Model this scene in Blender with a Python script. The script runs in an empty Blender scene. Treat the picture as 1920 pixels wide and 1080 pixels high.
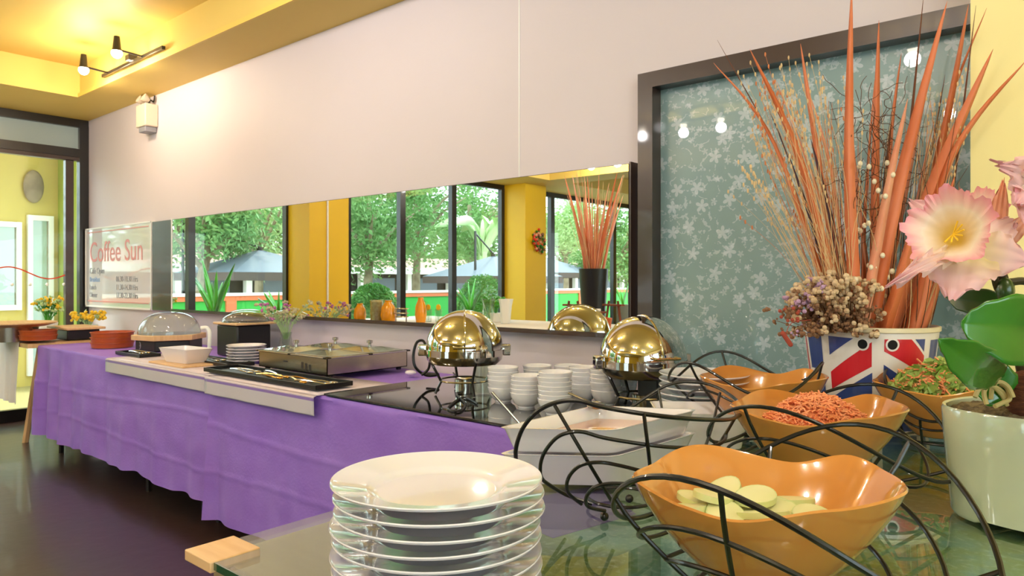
import bpy, math, random
from math import sin, cos, pi, radians, sqrt, asin, atan2
from mathutils import Vector, Matrix, noise
random.seed(7)
R_ = random.uniform
scn = bpy.context.scene
COL = scn.collection

# ---------------------------------------------------------------- camera, sky, sun, exposure
HC = 1.19; FPX = 1344.0; HY = 527.0; YAW = radians(40.4)
cam_d = bpy.data.cameras.new('camera'); cam = bpy.data.objects.new('camera', cam_d); COL.objects.link(cam)
cam.location = (0, 0, HC); cam.rotation_euler = (pi/2, 0, YAW)
cam_d.sensor_width = 36; cam_d.lens = FPX/1920*36; cam_d.shift_y = (HY-540)/1920; cam_d.clip_start = .02
cam_d.dof.use_dof = True; cam_d.dof.focus_distance = 1.0; cam_d.dof.aperture_fstop = 22
scn.camera = cam
w = bpy.data.worlds.new('world'); scn.world = w; w.use_nodes = True
bg = w.node_tree.nodes['Background']; bg.inputs[0].default_value = (.80, .90, 1, 1); bg.inputs[1].default_value = 4.2
sd = bpy.data.lights.new('sun', 'SUN'); sd.energy = 3.2; sd.angle = radians(12); sd.color = (1, .95, .85)
so = bpy.data.objects.new('sun', sd); so.rotation_euler = (radians(28), radians(-24), 0); COL.objects.link(so)
def area(name, loc, rot, sx, sy, e, col):
    l = bpy.data.lights.new(name, 'AREA'); l.shape = 'RECTANGLE'; l.size = sx; l.size_y = sy; l.energy = e; l.color = col
    o = bpy.data.objects.new(name, l); o.location = loc; o.rotation_euler = rot; COL.objects.link(o); return o
WARM = (1, .82, .60); SOFT = (1, .955, .93)
def portal(loc, rot, sx, sy):
    o = area('window_portal', loc, rot, sx, sy, 1, (1, 1, 1)); o.data.cycles.is_portal = True
portal((-7.25, -1.9, 1.35), (0, -pi/2, 0), 2.4, 2.8)
portal((-7.25, -6.2, 1.35), (0, -pi/2, 0), 2.4, 4.6)
portal((2.75, -1.4, 1.65), (0, pi/2, 0), 1.5, 4.6)
portal((-3.3, -8.75, 1.2), (pi/2, 0, 0), 2.2, 2.4)
vs = scn.view_settings
vs.view_transform = 'Standard'; vs.look = 'None'; vs.gamma = 1; vs.use_curve_mapping = False; vs.exposure = 0.50

# ---------------------------------------------------------------- helpers
S_, C_ = sin(YAW), cos(YAW)
def P(px, py, t):
    u = (px-960)/FPX
    return Vector((t*(-S_+C_*u), t*(C_+S_*u), HC - t*(py-HY)/FPX))
def PZ(px, py, z):                      # point at height z
    return P(px, py, (HC-z)*FPX/(py-HY))
def PY(px, py, Y):                      # point on a plane parallel to the back wall
    return P(px, py, Y/(C_+S_*(px-960)/FPX))
def PM(px, py, X, my=4.80):             # point seen in the wall mirror, at world X
    p = P(px, py, X/(-S_+C_*(px-960)/FPX)); return Vector((p.x, my-p.y, p.z))
RIGHT = Vector((C_, S_, 0)); FWD = Vector((-S_, C_, 0)); UP = Vector((0, 0, 1))

def lin(h):
    if isinstance(h, str):
        h = h.lstrip('#'); c = [int(h[i:i+2], 16)/255 for i in (0, 2, 4)]
    else: c = h
    return tuple((x/12.92 if x <= .04045 else ((x+.055)/1.055)**2.4) for x in c) + (1,)
MATS = {}
def mat(name, col, rough=.5, metal=0, col2=None, scale=8, bump=0, bscale=None, coat=0, sss=0, emit=0, trans=0, stretch=(1, 1, 1), spec=.5):
    if name in MATS: return MATS[name]
    m = bpy.data.materials.new(name); m.use_nodes = True; nt = m.node_tree; b = nt.nodes['Principled BSDF']
    b.inputs['Base Color'].default_value = lin(col); b.inputs['Roughness'].default_value = rough; b.inputs['Metallic'].default_value = metal
    b.inputs['Coat Weight'].default_value = coat; b.inputs['Coat Roughness'].default_value = .04
    b.inputs['Specular IOR Level'].default_value = spec
    if sss: b.inputs['Subsurface Weight'].default_value = sss; b.inputs['Subsurface Scale'].default_value = .02
    if trans: b.inputs['Transmission Weight'].default_value = trans
    if emit: b.inputs['Emission Color'].default_value = lin(col); b.inputs['Emission Strength'].default_value = emit
    if col2 or bump:
        tc = nt.nodes.new('ShaderNodeTexCoord'); mp = nt.nodes.new('ShaderNodeMapping'); mp.inputs['Scale'].default_value = stretch
        nt.links.new(tc.outputs['Object'], mp.inputs[0])
    if col2:
        n = nt.nodes.new('ShaderNodeTexNoise'); n.inputs['Scale'].default_value = scale; n.inputs['Detail'].default_value = 5
        r = nt.nodes.new('ShaderNodeValToRGB'); r.color_ramp.elements[0].position = .35; r.color_ramp.elements[1].position = .65
        r.color_ramp.elements[0].color = lin(col); r.color_ramp.elements[1].color = lin(col2)
        nt.links.new(mp.outputs[0], n.inputs[0]); nt.links.new(n.outputs[0], r.inputs[0]); nt.links.new(r.outputs[0], b.inputs['Base Color'])
    if bump:
        n2 = nt.nodes.new('ShaderNodeTexNoise'); n2.inputs['Scale'].default_value = bscale or scale*3; n2.inputs['Detail'].default_value = 4
        bp = nt.nodes.new('ShaderNodeBump'); bp.inputs['Strength'].default_value = bump; bp.inputs['Distance'].default_value = .01
        nt.links.new(mp.outputs[0], n2.inputs[0]); nt.links.new(n2.outputs[0], bp.inputs['Height']); nt.links.new(bp.outputs[0], b.inputs['Normal'])
    MATS[name] = m; return m
def glass(name, tint, refl=1.0, rough=0.0, ior=1.45):
    m = bpy.data.materials.new(name); m.use_nodes = True; nt = m.node_tree; nt.nodes.clear()
    o = nt.nodes.new('ShaderNodeOutputMaterial'); t = nt.nodes.new('ShaderNodeBsdfTransparent'); g = nt.nodes.new('ShaderNodeBsdfGlossy')
    g.inputs['Roughness'].default_value = rough; t.inputs[0].default_value = lin(tint)
    f = nt.nodes.new('ShaderNodeFresnel'); ge = nt.nodes.new('ShaderNodeNewGeometry'); mi = nt.nodes.new('ShaderNodeMath'); mi.operation = 'MULTIPLY_ADD'
    nt.links.new(ge.outputs['Backfacing'], mi.inputs[0]); mi.inputs[1].default_value = 1/ior-ior; mi.inputs[2].default_value = ior; nt.links.new(mi.outputs[0], f.inputs[0]); mx = nt.nodes.new('ShaderNodeMixShader')
    ml = nt.nodes.new('ShaderNodeMath'); ml.operation = 'MULTIPLY'; ml.inputs[1].default_value = refl; ml.use_clamp = True
    nt.links.new(f.outputs[0], ml.inputs[0]); nt.links.new(ml.outputs[0], mx.inputs[0])
    nt.links.new(t.outputs[0], mx.inputs[1]); nt.links.new(g.outputs[0], mx.inputs[2]); nt.links.new(mx.outputs[0], o.inputs[0])
    MATS[name] = m; return m

class MB:
    def __init__(s): s.v = []; s.f = []; s.smooth = True
    def add(s, vs, fs):
        k = len(s.v); s.v += [Vector(v) for v in vs]; s.f += [tuple(i+k for i in f) for f in fs]; return s
    def box(s, a, b, M=None):
        x0, y0, z0 = a; x1, y1, z1 = b
        vs = [Vector(p) for p in ((x0,y0,z0),(x1,y0,z0),(x1,y1,z0),(x0,y1,z0),(x0,y0,z1),(x1,y0,z1),(x1,y1,z1),(x0,y1,z1))]
        if M: vs = [M @ v for v in vs]
        return s.add(vs, [(0,3,2,1),(4,5,6,7),(0,1,5,4),(1,2,6,5),(2,3,7,6),(3,0,4,7)])
    def lathe(s, prof, n=32, c=(0,0,0), closed=False, rf=None, M=None):
        vs = []; c = Vector(c)
        for r, z in prof:
            for i in range(n):
                a = 2*pi*i/n; q = rf(a, r, z) if rf else (r, z)
                vs.append(c+Vector((q[0]*cos(a), q[0]*sin(a), q[1])))
        if M: vs = [M @ v for v in vs]
        m = len(prof); fs = []
        for j in range(m-1 if not closed else m):
            j2 = (j+1) % m
            for i in range(n):
                i2 = (i+1) % n; fs.append((j*n+i, j*n+i2, j2*n+i2, j2*n+i))
        if not closed:
            if prof[0][0] > 1e-5: fs.append(tuple(reversed(range(n))))
            if prof[-1][0] > 1e-5: fs.append(tuple((m-1)*n+i for i in range(n)))
        return s.add(vs, fs)
    def tube(s, pts, r, n=6, closed=False):
        pts = [Vector(p) for p in pts]; N = len(pts); vs = []; fs = []; up = None
        for i, p in enumerate(pts):
            if closed: d = pts[(i+1) % N]-pts[i-1]
            else: d = pts[min(i+1, N-1)]-pts[max(i-1, 0)]
            if d.length < 1e-9: d = Vector((0,0,1))
            d.normalize()
            if up is None: up = Vector((0,0,1)) if abs(d.z) < .9 else Vector((1,0,0))
            a = d.cross(up)
            if a.length < 1e-4: a = d.cross(Vector((1,.3,.2)))
            a.normalize(); b = a.cross(d).normalized(); up = b
            rr = r[i] if isinstance(r, (list, tuple)) else r
            for k in range(n):
                q = 2*pi*k/n; vs.append(p+a*rr*cos(q)+b*rr*sin(q))
        for i in range(N if closed else N-1):
            j = (i+1) % N
            for k in range(n): fs.append((i*n+k, i*n+(k+1) % n, j*n+(k+1) % n, j*n+k))
        if not closed: fs += [tuple(reversed(range(n))), tuple((N-1)*n+k for k in range(n))]
        return s.add(vs, fs)
    def ball(s, c, r, n=12, m=8, sc=(1,1,1), M=None):
        c = Vector(c); prof = []
        vs = [c+Vector((0,0,-r*sc[2]))]; 
        for j in range(1, m):
            t = -pi/2+pi*j/m
            for i in range(n): vs.append(c+Vector((r*cos(t)*cos(2*pi*i/n)*sc[0], r*cos(t)*sin(2*pi*i/n)*sc[1], r*sin(t)*sc[2])))
        vs.append(c+Vector((0,0,r*sc[2]))); fs = []
        if M: vs = [M @ v for v in vs]
        for i in range(n): fs.append((0, 1+(i+1) % n, 1+i))
        for j in range(m-2):
            for i in range(n): a = 1+j*n; fs.append((a+i, a+(i+1) % n, a+n+(i+1) % n, a+n+i))
        L = len(vs)-1; a = 1+(m-2)*n
        for i in range(n): fs.append((a+i, a+(i+1) % n, L))
        return s.add(vs, fs)
    def grid(s, fn, nu, nv):
        vs = [fn(i/nu, j/nv) for j in range(nv+1) for i in range(nu+1)]; W = nu+1
        return s.add(vs, [(j*W+i, j*W+i+1, (j+1)*W+i+1, (j+1)*W+i) for j in range(nv) for i in range(nu)])
    def prism(s, poly, z0, z1):
        n = len(poly); vs = [(x,y,z0) for x,y in poly]+[(x,y,z1) for x,y in poly]
        return s.add(vs, [tuple(reversed(range(n))), tuple(range(n, 2*n))]+[(i,(i+1)%n,n+(i+1)%n,n+i) for i in range(n)])
    def build(s, name, m, parent=None, smooth=None, bevel=0, sub=0, loc=None, thick=0):
        me = bpy.data.meshes.new(name); me.from_pydata([tuple(v) for v in s.v], [], s.f)
        me.materials.append(MATS[m] if isinstance(m, str) else m)
        sm = s.smooth if smooth is None else smooth
        if sm:
            me.polygons.foreach_set('use_smooth', [True]*len(me.polygons)); me.update()
            try: me.set_sharp_from_angle(angle=radians(38))
            except Exception: pass
        me.update(); o = bpy.data.objects.new(name, me); COL.objects.link(o)
        if parent: o.parent = parent; o.matrix_parent_inverse = Matrix.Translation(-Vector(parent.location)) if parent.rotation_euler.z == 0 else parent_inv(parent)
        if loc is not None: o.location = loc
        if bevel:
            md = o.modifiers.new('bevel', 'BEVEL'); md.width = bevel; md.segments = 2; md.limit_method = 'ANGLE'
        if thick:
            md = o.modifiers.new('solid', 'SOLIDIFY'); md.thickness = thick; md.offset = 0
        if sub:
            md = o.modifiers.new('sub', 'SUBSURF'); md.levels = sub; md.render_levels = sub
        return o
def parent_inv(p):
    return (Matrix.Translation(p.location) @ p.rotation_euler.to_matrix().to_4x4()).inverted()
def tag(o, label=None, cat=None, group=None, kind=None):
    if label: o['label'] = label
    if cat: o['category'] = cat
    if group: o['group'] = group
    if kind: o['kind'] = kind
    return o
def thing(name, label, cat, loc=(0,0,0), group=None):       # children are built in world space
    o = bpy.data.objects.new(name, None); o.empty_display_size = .05; COL.objects.link(o); o.location = loc
    return tag(o, label, cat, group)
def struct(mb, name, m, **k):
    o = mb.build(name, m, smooth=False, **k); o['kind'] = 'structure'; return o
def box(a, b): return MB().box(a, b)
def dup(o, loc=None, rot=None, parent=None):
    c = o.copy(); COL.objects.link(c)
    if parent: c.parent = parent
    if loc is not None: c.location = loc
    if rot is not None: c.rotation_euler = rot
    for ch in o.children: dup(ch, parent=c)
    return c
ORD = ['bottom', 'second', 'third', 'fourth', 'fifth', 'sixth', 'seventh', 'eighth', 'ninth']
def spline(pts, per=6, closed=False):
    pts = [Vector(p) for p in pts]; N = len(pts); out = []
    g = (lambda i: pts[i % N]) if closed else (lambda i: pts[max(0, min(N-1, i))])
    for i in range(N if closed else N-1):
        a, b, c, d = g(i-1), g(i), g(i+1), g(i+2)
        for k in range(per):
            t = k/per; out.append(.5*((2*b)+(c-a)*t+(2*a-5*b+4*c-d)*t*t+(3*b-a-3*c+d)*t**3))
    if not closed: out.append(pts[-1])
    return out

# ---------------------------------------------------------------- materials
mat('white_wall', '#d8cdd2', .6, col2='#d4c9cc', scale=.8, bump=.04, bscale=60)
mat('yellow_paint', '#e6b912', .55, col2='#e0b310', scale=1.2, bump=.05, bscale=50)
mat('pale_yellow_paint', '#f8eaa8', .6, col2='#f5e6a0', scale=1.0, bump=.04, bscale=50)
mat('ceiling_paint', '#e2c468', .6, col2='#ddbe62', scale=.8)
mat('green_paint', '#9aa83c', .6)
mat('white_paint', '#ecebe6', .4)
mat('black_frame', '#191514', .32, coat=.2)
mat('brown_frame', '#3a2a24', .28, coat=.3, col2='#42302a', scale=3, stretch=(1,1,.1))
mat('floor_vinyl', '#3a2522', .32, col2='#33281f', scale=1.6, bump=.12, bscale=14, coat=.15)
mat('mirror_silver', '#f0f3f0', 0.0, 1.0)
mat('purple_cloth', '#9c78d8', .6, col2='#926ad0', scale=5, bump=.12, bscale=90)
mat('black_glass', '#0b0c0d', .03, coat=1, spec=1.0)
mat('chrome', '#dcd8d2', .045, 1.0)
mat('brushed_steel', '#b9b2a4', .24, 1.0, col2='#aca596', scale=40, stretch=(1,1,20))
mat('steel', '#c8c4bc', .16, 1.0)
mat('pan_steel', '#dcd8d2', .42, .85)
mat('gold_utensil', '#c99a4a', .2, 1.0)
mat('black_wire', '#0c0a09', .32, coat=.25)
mat('black_plastic', '#131213', .35)
mat('porcelain', '#e9e5ea', .12, coat=.8, sss=.05)
mat('porcelain_cool', '#eeebee', .12, coat=.8, sss=.05)
mat('amber_glaze', '#cd8a45', .14, coat=1.0, col2='#c6823d', scale=4)
mat('terracotta', '#b9551f', .4, col2='#ad4c1b', scale=10)
mat('pale_wood', '#e0b886', .45, col2='#d6aa76', scale=6, stretch=(1,12,1))
mat('red_wood', '#7c3a1c', .4, col2='#6d3017', scale=6, stretch=(1,1,8))
mat('table_wood', '#b49a72', .4, col2='#a98f68', scale=5, stretch=(1,8,1))
mat('white_cloth', '#dcd5cf', .8, bump=.2, bscale=60)
mat('leather_white', '#e9e4df', .5)
mat('leaf_dark', '#1f5a1a', .3, coat=.6, col2='#2e7a22', scale=6)
mat('leaf_bright', '#48a820', .3, coat=.6, col2='#2f8a1c', scale=6)
mat('leaf_tree', '#6c9c60', .6, col2='#8cb474', scale=.6)
mat('leaf_tree_pale', '#a2c488', .6, col2='#bcd49c', scale=.5)
mat('leaf_hedge', '#5f9a58', .6, col2='#8cbc7c', scale=5)
mat('bark', '#9a8a72', .8, col2='#7c6c58', scale=6, bump=.5)
mat('coral_paint', '#e07a52', .6)
mat('garden_green', '#35b048', .6)
mat('canopy_grey', '#6a7482', .7)
mat('canopy_under', '#5a4c4a', .8)
mat('paving', '#b9ab9a', .8, col2='#a89c8a', scale=2)
mat('roof_tile', '#97766a', .7)
mat('dark_wall', '#332d29', .8)
mat('orchid_green', '#236a1c', .22, coat=.7, col2='#357c22', scale=7)
mat('orchid_green_dark', '#2c4716', .3, coat=.4)
mat('stem_brown', '#3a3018', .5)
mat('celadon', '#b9c2a8', .12, coat=1.0, sss=.05)
mat('soil', '#544634', .95, col2='#8a7c58', scale=60, bump=1, bscale=120)
mat('root', '#b8a46a', .6)
mat('coconut', '#7a4526', .9, col2='#5c3018', scale=50, bump=.8, stretch=(1,1,4))
mat('blade_orange', '#e0845a', .5, col2='#cf6c3c', scale=9, stretch=(1,1,.3))
mat('blade_pink', '#e8a384', .5, col2='#e09070', scale=9)
mat('blade_brown', '#6e3a1c', .6)
mat('blade_purple', '#4c3040', .6)
mat('straw', '#d8b888', .7)
mat('straw_orange', '#cc7a4a', .7)
mat('twig', '#5c3a24', .7)
mat('pod', '#ece0c4', .5)
mat('dried_cream', '#dcc4a2', .8, col2='#c0a07c', scale=30)
mat('dried_brown', '#8a6448', .8)
mat('dried_mauve', '#c09cc0', .8)
mat('dried_red', '#a84a3a', .8)
mat('flag_white', '#ece4e0', .35, coat=.3)
mat('flag_blue', '#33478c', .35, coat=.3)
mat('flag_red', '#cf2330', .35, coat=.3)
mat('flag_rim', '#e4d8b8', .4)
mat('hole_black', '#0a0808', .8)
mat('cucumber', '#e2e0ae', .35, col2='#d9d99c', scale=20, sss=.1)
mat('cucumber_skin', '#cdd592', .35)
mat('carrot', '#f4a274', .45, sss=.1, col2='#ee8e58', scale=30)
mat('lettuce', '#7fa43c', .45, col2='#b8c874', scale=18)
mat('food_white', '#f2e8dc', .5)
mat('juice_orange', '#f09a10', .2, coat=.5)
mat('juice_yellow', '#f0cc30', .3)
mat('cereal', '#c8a878', .7, col2='#e0ccA8', scale=40)
mat('flower_yellow', '#f2c62a', .6)
mat('flower_cream', '#efe4c0', .6)
mat('flower_pink', '#b860a0', .6)
mat('flower_red', '#d83a20', .6)
mat('text_red', '#d8908c', .5); mat('text_grey', '#8c8c94', .5); mat('text_blue', '#8aa4cc', .5)  # title red paled: a window reflection washing it out, put into the colour
mat('board_white', '#dcd6d4', .06, coat=1)
mat('bulb', '#fff0d8', .3, emit=14)
mat('soup', '#c98d5c', .1, coat=1)
mat('red_print', '#c4303a', .3)
mat('house_paint', '#cdb865', .7, col2='#c6b05e', scale=1)
mat('lamp_beige', '#d9c9b4', .45)
mat('porch_tile', '#a89c6c', .6)
mat('frosted_pane', '#9aabaa', .25, coat=.6)
mat('pale_glazing', '#9db4a4', .1, coat=1)
mat('soffit_trim', '#e8c660', .5)
glass('window_glass', '#f4faf6', 1.0)
glass('table_glass', '#eaf3ec', 1.5, ior=1.5)
glass('vessel_glass', '#eef4ee', 1.6, .01)
glass('teal_glass', '#b6c6c4', 1.0, .05)
MATS['green_edge'] = mat('green_edge', '#1f4a2c', .15, coat=1)

# frosted glass printed with small white flowers
def floral():
    m = bpy.data.materials.new('floral_glass'); m.use_nodes = True; nt = m.node_tree; b = nt.nodes['Principled BSDF']; L = nt.links
    tc = nt.nodes.new('ShaderNodeTexCoord'); sx = nt.nodes.new('ShaderNodeSeparateXYZ'); L.new(tc.outputs['Object'], sx.inputs[0])
    cb = nt.nodes.new('ShaderNodeCombineXYZ'); L.new(sx.outputs[0], cb.inputs[0]); L.new(sx.outputs[2], cb.inputs[1])
    def M(op, a, bb=None, c=None):
        n = nt.nodes.new('ShaderNodeMath'); n.operation = op
        for i, x in enumerate((a, bb, c)):
            if x is None: continue
            if isinstance(x, (int, float)): n.inputs[i].default_value = x
            else: L.new(x, n.inputs[i])
        return n.outputs[0]
    def flowers(sc, size, pet, off):
        mp = nt.nodes.new('ShaderNodeMapping'); mp.inputs['Location'].default_value = off; L.new(cb.outputs[0], mp.inputs[0])
        v = nt.nodes.new('ShaderNodeTexVoronoi'); v.voronoi_dimensions = '2D'; v.inputs['Scale'].default_value = sc; v.inputs['Randomness'].default_value = .85
        L.new(mp.outputs[0], v.inputs['Vector'])
        sv = nt.nodes.new('ShaderNodeVectorMath'); sv.operation = 'SUBTRACT'; L.new(mp.outputs[0], sv.inputs[0]); L.new(v.outputs['Position'], sv.inputs[1])
        s2 = nt.nodes.new('ShaderNodeSeparateXYZ'); L.new(sv.outputs[0], s2.inputs[0])
        ang = M('ARCTAN2', s2.outputs[1], s2.outputs[0]); 
        sc_ = nt.nodes.new('ShaderNodeSeparateColor'); L.new(v.outputs['Color'], sc_.inputs[0])
        ph = M('MULTIPLY', sc_.outputs[0], 6.28)
        pr = M('ABSOLUTE', M('COSINE', M('MULTIPLY_ADD', ang, pet/2, ph)))
        rad = M('MULTIPLY', M('MULTIPLY_ADD', pr, .75, .25), size)
        ln = nt.nodes.new('ShaderNodeVectorMath'); ln.operation = 'LENGTH'; L.new(sv.outputs[0], ln.inputs[0])
        inside = M('LESS_THAN', ln.outputs['Value'], rad)
        keep = M('GREATER_THAN', sc_.outputs[1], .45)
        return M('MULTIPLY', inside, keep)
    f1 = flowers(12, .026, 5, (0,0,0)); f2 = flowers(21, .013, 5, (3.3,1.7,0))
    # fine stems: thin contour of warped noise
    n = nt.nodes.new('ShaderNodeTexNoise'); n.inputs['Scale'].default_value = 16; n.inputs['Detail'].default_value = 3; L.new(cb.outputs[0], n.inputs[0])
    st = M('LESS_THAN', M('ABSOLUTE', M('SUBTRACT', n.outputs[0], .5)), .022)
    n3 = nt.nodes.new('ShaderNodeTexNoise'); n3.inputs['Scale'].default_value = 45; L.new(cb.outputs[0], n3.inputs[0])
    st = M('MULTIPLY', st, M('GREATER_THAN', n3.outputs[0], .5))
    tot = M('MINIMUM', M('ADD', M('ADD', M('MULTIPLY', f1, .75), M('MULTIPLY', f2, .55)), M('MULTIPLY', st, .6)), 1)
    mx = nt.nodes.new('ShaderNodeMix'); mx.data_type = 'RGBA'; L.new(tot, mx.inputs[0])
    mx.inputs[6].default_value = lin('#8ea6a4'); mx.inputs[7].default_value = lin('#c6cecf')
    L.new(mx.outputs[2], b.inputs['Base Color']); b.inputs['Roughness'].default_value = .28
    b.inputs['Coat Weight'].default_value = .8; b.inputs['Coat Roughness'].default_value = .01; b.inputs['Coat IOR'].default_value = 1.6
    tr = nt.nodes.new('ShaderNodeBsdfTranslucent'); L.new(mx.outputs[2], tr.inputs[0])
    ms = nt.nodes.new('ShaderNodeMixShader'); ms.inputs[0].default_value = .22
    L.new(b.outputs[0], ms.inputs[1]); L.new(tr.outputs[0], ms.inputs[2]); L.new(ms.outputs[0], nt.nodes['Material Output'].inputs[0])
    MATS['floral_glass'] = m
floral()
# printed cloth under the glass of the near table: speckled teal with lime and violet patches
def print_cloth():
    m = bpy.data.materials.new('printed_cloth'); m.use_nodes = True; nt = m.node_tree; b = nt.nodes['Principled BSDF']; L = nt.links
    tc = nt.nodes.new('ShaderNodeTexCoord')
    n1 = nt.nodes.new('ShaderNodeTexNoise'); n1.inputs['Scale'].default_value = 3.2; n1.inputs['Detail'].default_value = 6; L.new(tc.outputs['Object'], n1.inputs[0])
    r = nt.nodes.new('ShaderNodeValToRGB'); L.new(n1.outputs[0], r.inputs[0]); e = r.color_ramp.elements
    e[0].position = .36; e[0].color = lin('#86a8b0'); e[1].position = .66; e[1].color = lin('#a8a84a')
    for p, c in ((.47, '#98bcbc'), (.53, '#aeba72'), (.58, '#869464')):
        q = e.new(p); q.color = lin(c)
    n2 = nt.nodes.new('ShaderNodeTexNoise'); n2.inputs['Scale'].default_value = 90; n2.inputs['Detail'].default_value = 8; L.new(tc.outputs['Object'], n2.inputs[0])
    r2 = nt.nodes.new('ShaderNodeValToRGB'); r2.color_ramp.elements[0].position = .52; r2.color_ramp.elements[1].position = .68; r2.color_ramp.elements[1].color = (.35,.35,.35,1); L.new(n2.outputs[0], r2.inputs[0])
    mx = nt.nodes.new('ShaderNodeMix'); mx.data_type = 'RGBA'; mx.blend_type = 'SCREEN'; mx.inputs[0].default_value = 1; L.new(r.outputs[0], mx.inputs[6]); L.new(r2.outputs[0], mx.inputs[7])
    L.new(mx.outputs[2], b.inputs['Base Color']); b.inputs['Roughness'].default_value = .7; MATS['printed_cloth'] = m
print_cloth()
def petal_mat(name, c_in, c_mid, c_out, radius):
    m = bpy.data.materials.new(name); m.use_nodes = True; nt = m.node_tree; b = nt.nodes['Principled BSDF']; L = nt.links
    at = nt.nodes.new('ShaderNodeAttribute'); at.attribute_name = 'rad'
    n = nt.nodes.new('ShaderNodeTexNoise'); n.inputs['Scale'].default_value = 40; n.inputs['Detail'].default_value = 3
    tc = nt.nodes.new('ShaderNodeTexCoord'); L.new(tc.outputs['Object'], n.inputs[0])
    ma = nt.nodes.new('ShaderNodeMath'); ma.operation = 'MULTIPLY_ADD'; L.new(n.outputs[0], ma.inputs[0]); ma.inputs[1].default_value = .3; 
    mb_ = nt.nodes.new('ShaderNodeMath'); mb_.operation = 'SUBTRACT'; L.new(at.outputs['Fac'], mb_.inputs[0]); mb_.inputs[1].default_value = .15; L.new(mb_.outputs[0], ma.inputs[2])
    r = nt.nodes.new('ShaderNodeValToRGB'); L.new(ma.outputs[0], r.inputs[0]); e = r.color_ramp.elements
    e[0].position = .12; e[0].color = lin(c_in); e[1].position = 1; e[1].color = lin(c_out); q = e.new(.6); q.color = lin(c_mid)
    L.new(r.outputs[0], b.inputs['Base Color']); b.inputs['Roughness'].default_value = .55
    tr = nt.nodes.new('ShaderNodeBsdfTranslucent'); L.new(r.outputs[0], tr.inputs[0]); ms = nt.nodes.new('ShaderNodeMixShader'); ms.inputs[0].default_value = .25
    L.new(b.outputs[0], ms.inputs[1]); L.new(tr.outputs[0], ms.inputs[2]); L.new(ms.outputs[0], nt.nodes['Material Output'].inputs[0]); MATS[name] = m
petal_mat('petal_pink', '#e8d8a8', '#ecc6c4', '#e8b4bc', 1)
petal_mat('lip_pink', '#dcb850', '#f2e2d0', '#f0a0b0', 1)
# runner: white bands printed with one violet stripe where it hangs over the edge
def runner_mat():
    m = bpy.data.materials.new('runner_print'); m.use_nodes = True; nt = m.node_tree; b = nt.nodes['Principled BSDF']; L = nt.links
    tc = nt.nodes.new('ShaderNodeTexCoord'); s = nt.nodes.new('ShaderNodeSeparateXYZ'); L.new(tc.outputs['Object'], s.inputs[0])
    r = nt.nodes.new('ShaderNodeValToRGB'); r.color_ramp.interpolation = 'CONSTANT'; L.new(s.outputs[2], r.inputs[0]); e = r.color_ramp.elements
    e[0].position = 0; e[0].color = lin('#c9c3cc'); e[1].position = .719; e[1].color = lin('#8f74bb'); q = e.new(.731); q.color = lin('#d2c2c8')
    L.new(r.outputs[0], b.inputs['Base Color']); b.inputs['Roughness'].default_value = .35; MATS['runner_print'] = m
runner_mat()

# ---------------------------------------------------------------- room shell
YW = 2.46; XL = -7.14; XR = 2.6; YF = -8.6; ZS = 2.64; ZC = 2.88
struct(box((XL-.1, YF-.1, -.12), (XR+.1, YW+.1, 0)), 'floor', 'floor_vinyl')
wb = MB().box((XL-.2, YW, 0), (-1.417, YW+.15, 3.1)).box((-1.417, YW, 1.984), (-.10, YW+.15, 3.1)).box((-.10, YW, 0), (XR+.1, YW+.15, 3.1)).box((-1.417, YW, 0), (-.1, YW+.15, .12))
struct(wb, 'wall_back', 'white_wall')
struct(box((-2.053, YW-.002, 1.0), (-2.047, YW+.0, ZS)), 'trim_1', 'white_paint')
pil = MB().box((-.315, 2.30, 0), (XR, YW, ZS)); o = struct(pil, 'wall_pillar_right', 'pale_yellow_paint')
struct(MB().box((XR, YF, 0), (XR+.15, -3.7, 3.1)).box((XR, .9, 0), (XR+.15, YW, 3.1)).box((XR, -3.7, 0), (XR+.15, .9, .9)).box((XR, -3.7, 2.4), (XR+.15, .9, 3.1)), 'wall_right', 'pale_yellow_paint')
struct(MB().box((XL, YF-.15, 0), (-4.4, YF, 3.1)).box((-2.2, YF-.15, 0), (XR, YF, 3.1)).box((-4.4, YF-.15, 2.4), (-2.2, YF, 3.1)), 'wall_front', 'yellow_paint')
# ceiling: flat slab and dropped border
struct(box((XL-.2, YF-.2, ZC), (XR+.2, YW+.2, ZC+.1)), 'ceiling', 'ceiling_paint')
struct(MB().box((XL-.15, 2.10, ZS), (XR, YW, ZC)).box((XL-.15, YF, ZS), (-6.27, 2.10, ZC)).box((-6.27, -3.9, ZS), (XR, -3.4, ZC)), 'ceiling_border', 'ceiling_paint')
struct(box((-6.27, 2.085, ZS), (XR, 2.10, ZS+.03)), 'trim_2', 'soffit_trim')
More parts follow.
